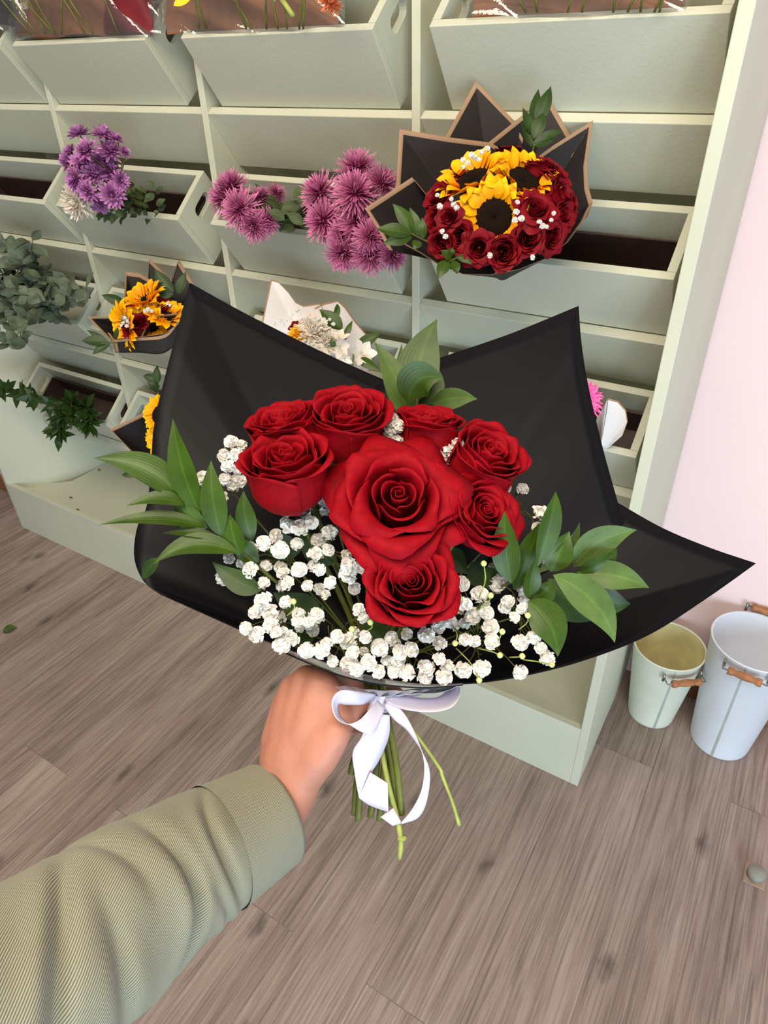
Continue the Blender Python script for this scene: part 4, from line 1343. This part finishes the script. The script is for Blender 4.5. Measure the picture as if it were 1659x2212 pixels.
# leafy branches in the bottom row
def branch(label, path, seed, n, L0, y0, y1, foot):
    r = random.Random(seed)
    pts = catmull(np.array([foot] + [PY(u, v, y) for u, v, y in path]), 26)
    t = thing('leafy_branch', label, 'branch', foot, 'green branches in the bottom row')
    part('stem', g_tube(G(), pts, [.0026, .0012], 7), M['stem'], t)
    g = G()
    T = np.gradient(pts, axis=0)
    for q in range(n):
        k = int(5 + 20 * q / n); c = pts[k]; tt = nrm(T[k])
        d = nrm(tt * .6 + RT * r.uniform(-1, 1) + UP * r.uniform(-1, 1) - FW * r.uniform(-.3, .8))
        L = L0 * r.uniform(.7, 1.15)
        g_leaf(g, c, c + d * L, L * .42, facing(r.uniform(0, 70), r.uniform(0, 360)), UP * .004, .15, nl=7, nw=5)
    part('leaves', g, M['leaf_dark'], t)


fb = np.array([-1.93, 1.21, .52])
branch('long dark green leafy branch reaching left out of the bottom row crate', [(150, 890, 1.12), (90, 866, 1.08), (30, 846, 1.06), (-20, 828, 1.05)], 1, 62, .050, 0, 0, fb)
branch('dark green leafy branch hanging straight down over the bottom row crate lip', [(150, 880, 1.12), (132, 908, 1.08), (125, 945, 1.06)], 2, 60, .052, 0, 0, fb + np.array([.02, 0, 0]))
branch('bushy dark green branch at the right side of the bottom row crate', [(185, 880, 1.12), (192, 900, 1.09), (195, 922, 1.075)], 3, 60, .052, 0, 0, fb + np.array([.08, 0, 0]))
branch('short dark green branch in the middle of the bottom row crate', [(160, 870, 1.12), (155, 880, 1.09), (150, 900, 1.07)], 4, 56, .050, 0, 0, fb + np.array([.04, 0, 0]))


# wrapped bouquets standing in the crates --------------------------------------
def wrapped(name, label, cat, neck, sheets, mat, y=None, border=.0085, bulge=.012, mats2='kraft_edge'):
    root = thing(name, label, cat, neck)
    for pts, bl in sheets:
        rim = rimpath(pts, 46)
        solid(part('paper_sheet', paper(rim, np.asarray(neck), bl, 10, .012, border), [M[mat], M[mats2]], root), .0006)
    return root


def sun(parent, u, v, d, dpx, th, al, var='sun_petals', disc=True):
    c = W(u, v, d)
    o = flower_at(parent, 'sunflower', ME[var], c, th, al, dpx)
    if disc:
        k = bpy.data.objects.new('seed_disc', ME['sun_disc']); COL.objects.link(k); k.parent = o
    return o


def sprinkle(parent, pts, d, rpx=(5, 7.5), name='gypsophila_blossom', foot=None):
    for i, (u, v) in enumerate(pts):
        c = W(u, v, d + random.uniform(-.006, .004)); sc = random.uniform(*rpx) * m_per_px(c)
        place(name, ME['blossom%d' % (i % 4)], parent, frame(facing(random.uniform(0, 30), random.uniform(0, 360)), random.uniform(0, 6), c, sc))


# big sunflower and rose bouquet
nk = W(1085, 590, 1.15)
sf = wrapped('sunflower_bouquet', 'large sunflower and dark red rose bouquet in charcoal paper with tan edges, at upper right', 'bouquet', nk, [
    ([(962, 330, 1.06), (962, 296, 1.06), (1028, 175, 1.055), (1108, 258, 1.06), (1130, 300, 1.06)], .02),
    ([(1050, 312, 1.05), (1131, 247, 1.05), (1189, 216, 1.055), (1232, 292, 1.055), (1240, 330, 1.055)], .02),
    ([(846, 440, 1.025), (856, 396, 1.025), (863, 279, 1.025), (965, 296, 1.03), (1060, 308, 1.035), (1080, 320, 1.04)], .03),
    ([(1160, 340, 1.04), (1196, 314, 1.035), (1281, 260, 1.02), (1268, 350, 1.02), (1270, 400, 1.015), (1280, 437, 1.01), (1268, 470, 1.005)], .03),
    ([(840, 540, .99), (813, 489, .985), (788, 450, .985), (890, 383, 1.0), (920, 420, 1.005)], .02),
    ([(1280, 437, 1.0), (1262, 474, .992), (1226, 523, .98), (1180, 558, .972), (1120, 582, .965), (1060, 593, .96), (1000, 592, .965), (945, 570, .972), (905, 545, .98), (860, 520, .985)], .03)], 'dark_paper')
sun(sf, 1068, 470, .950, 172, 18, 250)
sun(sf, 1130, 393, .958, 172, 26, 60, 'sun_petals2')
sun(sf, 1022, 392, .968, 178, 42, 125, 'sun_petals2')
for k, (u, v, dp, d, th, al) in enumerate([(1162, 444, 76, .94, 15, 60), (1226, 416, 70, .965, 45, 10), (1226, 467, 64, .965, 40, 340), (1199, 514, 62, .96, 40, 310), (1145, 515, 62, .945, 22, 280),
                                           (1091, 547, 66, .945, 25, 270), (1033, 540, 60, .95, 30, 250), (988, 514, 64, .955, 30, 220), (950, 530, 56, .965, 45, 230), (967, 464, 48, .95, 20, 180),
                                           (934, 474, 54, .965, 45, 190), (938, 420, 62, .985, 45, 160), (972, 368, 54, 1.01, 50, 130), (1101, 314, 56, 1.015, 60, 90), (1170, 340, 72, .985, 50, 80), (1210, 368, 66, .98, 45, 40), (1244, 440, 40, .98, 50, 0)]):
    add_rose(sf, u, v, d - .022, dp * 1.08, th, al, 'half' if k % 3 else 'open', k % 2, k * 1.3, dark=True, sep=False)
sprinkle(sf, [(1010, 352), (1025, 340), (1000, 362), (1040, 330), (1053, 321), (1018, 335), (945, 422), (950, 446), (975, 430), (986, 450), (955, 500), (962, 511), (1117, 438), (1115, 458), (1112, 476),
              (1126, 472), (1172, 488), (1180, 490), (1191, 476), (1196, 461), (1058, 552), (1150, 556), (1000, 345), (1035, 345), (980, 442), (1165, 480)], .908)
lv = lambda b, t, w, d0, d1: (b, t, w, d0, d1, random.uniform(-.3, .3), (random.uniform(-5, 5), random.uniform(-5, 5)), .2)
sprig(sf, 'leaf_sprig', [(1150, 360, 1.0), (1152, 320, .99), (1158, 280, .985)], [lv((1158, 270), (1190, 186), 32, .98, .975), lv((1150, 280), (1163, 192), 26, .985, .985), lv((1148, 290), (1129, 232), 22, .98, .98),
      lv((1150, 310), (1218, 284), 20, .975, .97), lv((1152, 315), (1197, 298), 26, .975, .97), lv((1148, 318), (1126, 262), 20, .985, .985), lv((1152, 300), (1180, 240), 30, .98, .975)], 'leaf_dark', .0016)
sprig(sf, 'leaf_sprig', [(960, 540, .97), (920, 520, .96), (890, 505, .955)], [lv((890, 505), (812, 494), 34, .95, .945), lv((895, 505), (848, 440), 30, .955, .95), lv((905, 510), (885, 448), 26, .955, .95),
      lv((890, 512), (826, 527), 26, .95, .945), lv((915, 515), (912, 470), 20, .955, .95), lv((905, 520), (892, 538), 22, .95, .945)], 'leaf', .0014)
sprig(sf, 'leaf_sprig', [(1010, 550, .96), (985, 558, .945), (968, 566, .94)], [lv((968, 562), (946, 604), 28, .94, .935), lv((975, 560), (952, 540), 22, .94, .935), lv((980, 562), (988, 592), 22, .94, .935),
      lv((985, 555), (1020, 572), 16, .945, .94), lv((975, 555), (978, 534), 18, .945, .94)], 'leaf', .0012)

# small sunflower bouquet, third row
dn = 1.52
nk = W(320, 745, 1.62)
s2 = wrapped('sunflower_bouquet', 'small dark-wrapped bouquet of sunflowers and red roses in the third row at left', 'bouquet', nk, [
    ([(318, 640, 1.60), (322, 558, 1.60), (372, 606, 1.60), (386, 560, 1.60), (418, 612, 1.60), (410, 680, 1.59)], .02),
    ([(268, 660, 1.56), (271, 586, 1.56), (300, 590, 1.565), (332, 608, 1.57), (345, 640, 1.57)], .02),
    ([(238, 735, 1.53), (188, 684, 1.53), (245, 684, 1.54), (262, 690, 1.54)], .01),
    ([(305, 730, 1.50), (323, 684, 1.50), (390, 676, 1.51), (400, 660, 1.52)], .01),
    ([(232, 718, 1.515), (242, 733, 1.51), (300, 728, 1.50), (358, 720, 1.50), (395, 690, 1.50)], .01),
    ([(250, 763, 1.525), (240, 732, 1.51)], .0)][:5], 'dark_paper', border=.009)
for pts in ([(243, 734, 1.512), (300, 730, 1.503), (357, 722, 1.503), (386, 690, 1.505)],):
    up_ = smooth_rim(pts, 20); lo_ = smooth_rim([(249, 762, 1.53), (300, 762, 1.525), (350, 764, 1.525), (384, 742, 1.525)], 20)
    o = part('front_band', G().grid(np.stack([up_, up_ * .82 + lo_ * .18, up_ * .15 + lo_ * .85, lo_]), row_mi=lambda j, i: 1 if j == 0 or i == 0 else 0), [M['dark_paper'], M['kraft_edge']], s2)
    solid(o, .0006)
sun(s2, 314, 648, 1.54, 116, 44, 120, 'sun_petals2', False); sun(s2, 272, 704, 1.51, 108, 46, 200, 'sun_petals', False); sun(s2, 358, 684, 1.525, 100, 42, 70, 'sun_petals2', False); sun(s2, 325, 700, 1.535, 90, 30, 270, 'sun_petals', False)
sun(s2, 330, 668, 1.54, 46, 40, 90, 'sun_petals2', False)
for k, (u, v, dp, d, th, al) in enumerate([(298, 688, 44, 1.50, 25, 100), (344, 652, 44, 1.53, 35, 80), (278, 724, 40, 1.505, 40, 230)]):
    add_rose(s2, u, v, d, dp, th, al, 'half', k % 2, k * 2.0, dark=True, sep=False)
sprinkle(s2, [(270, 686), (276, 694), (266, 698), (274, 704), (282, 698), (285, 706), (262, 703), (320, 668), (328, 672), (314, 672), (368, 660), (362, 656)], 1.495, (3.5, 5))
sprig(s2, 'leaf_sprig', [(300, 690, 1.55), (275, 660, 1.53)], [lv((276, 660), (219, 637), 22, 1.52, 1.515), lv((272, 665), (242, 668), 14, 1.52, 1.515)], 'leaf_dark', .0014)
sprig(s2, 'leaf_sprig', [(360, 660, 1.56), (372, 628, 1.55)], [lv((375, 630), (334, 580), 28, 1.55, 1.545), lv((385, 636), (402, 586), 22, 1.55, 1.545), lv((375, 636), (332, 632), 24, 1.545, 1.54)], 'leaf_dark', .0014)
sprig(s2, 'leaf_sprig', [(262, 740, 1.52), (236, 740, 1.505)], [lv((236, 740), (176, 736), 26, 1.50, 1.495), lv((232, 738), (187, 713), 12, 1.50, 1.5), lv((238, 742), (200, 766), 18, 1.5, 1.495), lv((250, 735), (254, 706), 14, 1.49, 1.485)], 'leaf_dark', .0014)

# half-hidden sunflower bouquet, bottom row
nk = W(345, 1000, 1.72)
s3 = wrapped('sunflower_bouquet', 'sunflower bouquet in dark paper half hidden behind the black wrap, bottom row', 'bouquet', nk, [
    ([(345, 875, 1.62), (237, 927, 1.585), (307, 1000, 1.59), (330, 1020, 1.60)], .02), ([(330, 1000, 1.58), (400, 1010, 1.58), (440, 930, 1.6), (420, 850, 1.63), (350, 870, 1.64)], .03)], 'dark_paper', border=.010)
sun(s3, 345, 895, 1.57, 92, 30, 160); sun(s3, 348, 955, 1.56, 84, 35, 200, 'sun_petals2')
sprig(s3, 'leaf_sprig', [(345, 880, 1.63), (340, 830, 1.62)], [lv((340, 825), (309, 812), 20, 1.61, 1.605), lv((342, 828), (340, 788), 18, 1.61, 1.605), lv((345, 835), (318, 826), 18, 1.61, 1.6)], 'leaf_dark', .0014)
sprig(s3, 'leaf_sprig', [(335, 1000, 1.60), (300, 1015, 1.58)], [lv((300, 1018), (262, 1026), 18, 1.575, 1.57), lv((310, 1015), (280, 1008), 16, 1.575, 1.57), lv((320, 1020), (300, 1036), 16, 1.575, 1.57)], 'leaf_dark', .0014)

# white-wrapped mixed bouquet, third row
nk = W(715, 860, 1.40)
wb = wrapped('mixed_bouquet', 'mixed bouquet of white flowers in white paper with brown edge behind the black wrap', 'bouquet', nk, [
    ([(560, 745, 1.33), (567, 690, 1.335), (585, 603, 1.345), (600, 607, 1.345), (622, 630, 1.35), (638, 652, 1.35), (655, 660, 1.352), (690, 655, 1.355), (710, 690, 1.355)], .01),
    ([(680, 665, 1.35), (700, 655, 1.352), (730, 648, 1.35), (745, 662, 1.348), (765, 690, 1.34), (798, 730, 1.325), (810, 770, 1.32)], .015),
    ([(570, 780, 1.27), (620, 830, 1.26), (720, 850, 1.25), (800, 800, 1.27), (812, 760, 1.29)], .02)], 'white_paper', border=.0035)
flower_at(wb, 'chrysanthemum', ME['mum_white'], W(676, 716, 1.28), 20, 60, 88)
flower_at(wb, 'chrysanthemum', ME['mum_white'], W(706, 742, 1.275), 30, 30, 66)
add_rose(wb, 646, 700, 1.30, 44, 40, 100, 'half', 0, 1, dark=True, sep=False)
yc = flower_at(wb, 'yellow_flower', ME['purple0'], W(645, 724, 1.28), 30, 120, 56); yc.data = ME['purple0'].copy(); yc.data.materials[0] = M['yellow_petal']
AST = G()
for k in range(6):
    a = 2 * PI * k / 6
    d = np.array([math.cos(a), math.sin(a), 0])
    g_leaf(AST, d * .05 + np.array([0, 0, -.45]), d * (1.0 if k % 2 else .85) + np.array([0, 0, .15]), .62, -d * .6 + np.array([0, 0, .8]), d * -.12 + np.array([0, 0, -.12]), .15, nl=9, nw=7, widest=.62)
for k in range(5):
    a = 2 * PI * k / 5 + .4
    g_tube(AST, [(0, 0, -.4), (.12 * math.cos(a), .12 * math.sin(a), 0), (.25 * math.cos(a), .25 * math.sin(a), .22)], .025, 5, n=5)
ME['astro'] = AST.mesh('lily_bloom', M['mum_white'])
for (u, v, dp, th, al) in [(785, 762, 66, 25, 350), (733, 752, 54, 35, 260), (732, 724, 52, 45, 80), (745, 778, 36, 40, 280)]:
    flower_at(wb, 'alstroemeria', ME['astro'], W(u, v, 1.27), th, al, dp)
sprinkle(wb, [(606, 692), (613, 700), (620, 693), (632, 680), (640, 672), (645, 668), (650, 678), (628, 688), (712, 690), (700, 690), (720, 700), (594, 700), (688, 688)], 1.265, (3.5, 5))
sprig(wb, 'leaf_sprig', [(760, 800, 1.30), (765, 755, 1.29)], [lv((766, 752), (823, 719), 26, 1.285, 1.28), lv((740, 712), (690, 668), 34, 1.31, 1.31), lv((745, 735), (762, 692), 14, 1.29, 1.29), lv((775, 775), (820, 800), 22, 1.28, 1.27),
      lv((725, 690), (728, 656), 14, 1.31, 1.31), lv((720, 750), (716, 730), 14, 1.265, 1.26)], 'leaf', .0014)

# gerbera in pale paper, third row right
nk = W(1300, 985, 1.24)
gb = wrapped('gerbera_bouquet', 'pink gerbera in pale paper in the third row crate, at the black wrap edge', 'bouquet', nk, [
    ([(1275, 960, 1.17), (1290, 900, 1.165), (1313, 860, 1.165), (1335, 866, 1.17), (1352, 885, 1.175), (1356, 910, 1.18), (1345, 940, 1.19)], .012),
    ([(1215, 930, 1.15), (1225, 975, 1.13), (1270, 985, 1.13), (1300, 950, 1.14), (1312, 880, 1.145), (1313, 862, 1.15)], .01)], 'white_paper', border=.003)
o = flower_at(gb, 'gerbera', ME['gerbera'], W(1258, 862, 1.11), 22, 40, 104)
place('flower_centre', ME['purple1'], gb, frame(facing(22, 40), 0, W(1258, 862, 1.108), 12 * m_per_px(W(1258, 862, 1.1))))
part('stem', g_tube(G(), [W(1258, 862, 1.115), W(1275, 930, 1.18), nk], .0022, 8, n=8), M['stem_pale'], gb)


# cellophane bouquets lying across the top row -----------------------------------
def crumple(u0, u1, v0, v1, y0, y1, nu, nv, amp, seed, lump):
    """crinkled sheet over a lying bundle, given by the picture span of its near side"""
    r = np.random.default_rng(seed)
    ph = r.uniform(0, 6, (6, 3)); fr = r.uniform(4, 19, (6, 2))
    P = np.zeros((nv, nu, 3))
    for j in range(nv):
        s = j / (nv - 1)
        for i in range(nu):
            t = i / (nu - 1)
            y = y0 + (y1 - y0) * s
            p = PY(u0 + (u1 - u0) * t, v1 + (v0 - v1) * s, y)
            h = sum(math.sin(fr[k, 0] * t + fr[k, 1] * s + ph[k, 0]) for k in range(6)) / 6
            h = abs(h) ** .7 * (1 if h > 0 else -1)
            P[j, i] = p - FW * (lump * math.sin(PI * min(1, max(0, t))) ** .6 * math.sin(PI * (.03 + .80 * s)) + amp * h)
    return P


def cello(label, u0, u1, vb, seed, extra_items):
    ft = PY((u0 + u1) / 2, vb + 10, 1.18)
    t = thing('cellophane_bouquet', label, 'bouquet', ft)
    r = random.Random(seed)
    part('kraft_paper', G().grid(crumple(u0 + 14, u1 - 14, -80, vb - 4, 1.145, 1.19, 60, 40, .010, seed, .03)), M['brown_paper'], t)
    part('clear_cellophane', G().grid(crumple(u0, u1, -85, vb + 1, 1.135, 1.19, 80, 46, .009, seed + 50, .05)), M['film'], t)
    for k in range(9):
        u = u0 + (u1 - u0) * r.uniform(.15, .85)
        a, b = PY(u, vb - 4, 1.125), PY(u - r.uniform(-25, 90), vb - 90, 1.15)
        part('stem', g_tube(G(), [a - FW * .008, (a + b) / 2 - FW * .045 + RT * r.uniform(-.01, .01), b - FW * .05], .0018, 6, n=8), M['stem'], t)
    return t


c1 = cello('brown kraft bouquet in crinkled cellophane at top left, above the purple chrysanthemums', 20, 345, 84, 3, 0)
part('tissue_fold', G().grid(crumple(225, 330, -70, 72, 1.138, 1.17, 14, 24, .006, 77, .045)), M['darkred_paper'], c1)
c2 = cello('cellophane bouquet with a salmon bloom in the middle of the top row', 345, 745, 74, 9, 0)
flower_at(c2, 'bloom', ME['mum_white'], PY(712, 6, 1.07), 40, 40, 62)
for o in c2.children:
    if o.name.startswith('bloom'):
        o.data = ME['mum_white'].copy(); o.data.materials[0] = M['salmon']
part('yellow_bloom', px_leaf(G(), (375, 12), (420, -12), 22, 1.02, 1.02), M['yellow_petal'], c2)
g = g_tube(G(), [PY(602, -10, 1.08), PY(618, 12, 1.07), PY(634, 36, 1.07)], .004, 8, n=8)
part('ribbon_stem', g, M['stem_pale'], c2)
c3 = cello('cellophane bouquet in the widest crate at top right', 1008, 1492, 40, 15, 0)
cr = thing('sleeve_bundle', 'cellophane bundle cut off at the top left corner of the picture', 'bouquet', PY(-30, 60, 1.18))
part('clear_cellophane', G().grid(crumple(-140, 60, -90, 66, 1.138, 1.18, 40, 30, .010, 91, .04)), M['film'], cr)
part('grey_paper', G().grid(crumple(-130, 40, -80, 58, 1.15, 1.18, 30, 24, .008, 93, .02)), M['dark_paper'], cr)

# ------------------------------------------------------------------ light and camera
def area(name, loc, target, size, size_y, power, col):
    l = bpy.data.lights.new(name, 'AREA'); l.shape = 'RECTANGLE'; l.size = size; l.size_y = size_y; l.energy = power; l.color = col
    o = bpy.data.objects.new(name, l); COL.objects.link(o)
    o.location = loc
    d = Vector(target) - Vector(loc)
    o.rotation_euler = d.to_track_quat('-Z', 'Y').to_euler()
    return o


area('ceiling_light', (-.2, -.3, 2.6), (-.4, .9, .6), 1.8, .9, 50, (1.0, .86, .68))
area('ceiling_light', (-1.7, -.3, 2.6), (-1.7, 1, .6), 1.2, .6, 14, (1.0, .90, .76))
area('shop_window', (1.8, -1.1, .8), (-.2, 1.1, .25), 1.5, 1.4, 58, (.70, .87, 1.0))
area('cool_fill', (.9, -1.9, .6), (-.3, 1.07, -.05), 1.6, 1.1, 30, (.66, .86, 1.0))  # added cool fill low behind the camera, not a known door
w = bpy.data.worlds.new('room_ambience'); SC.world = w; w.use_nodes = True
w.node_tree.nodes['Background'].inputs[0].default_value = (.95, .95, 1.0, 1)
w.node_tree.nodes['Background'].inputs[1].default_value = .10

cam = bpy.data.cameras.new('camera'); co = bpy.data.objects.new('camera', cam); COL.objects.link(co)
cam.sensor_fit = 'HORIZONTAL'; cam.sensor_width = 36; cam.lens = 36 * FPX / 1659; cam.clip_start = .02
co.matrix_world = Matrix(((RT[0], UP[0], -FW[0], CAM[0]), (RT[1], UP[1], -FW[1], CAM[1]), (RT[2], UP[2], -FW[2], CAM[2]), (0, 0, 0, 1)))
SC.camera = co
SC.view_settings.view_transform = 'Standard'; SC.view_settings.look = 'None'
SC.view_settings.exposure = -0.05; SC.view_settings.gamma = 1.0
SC.view_settings.use_curve_mapping = False
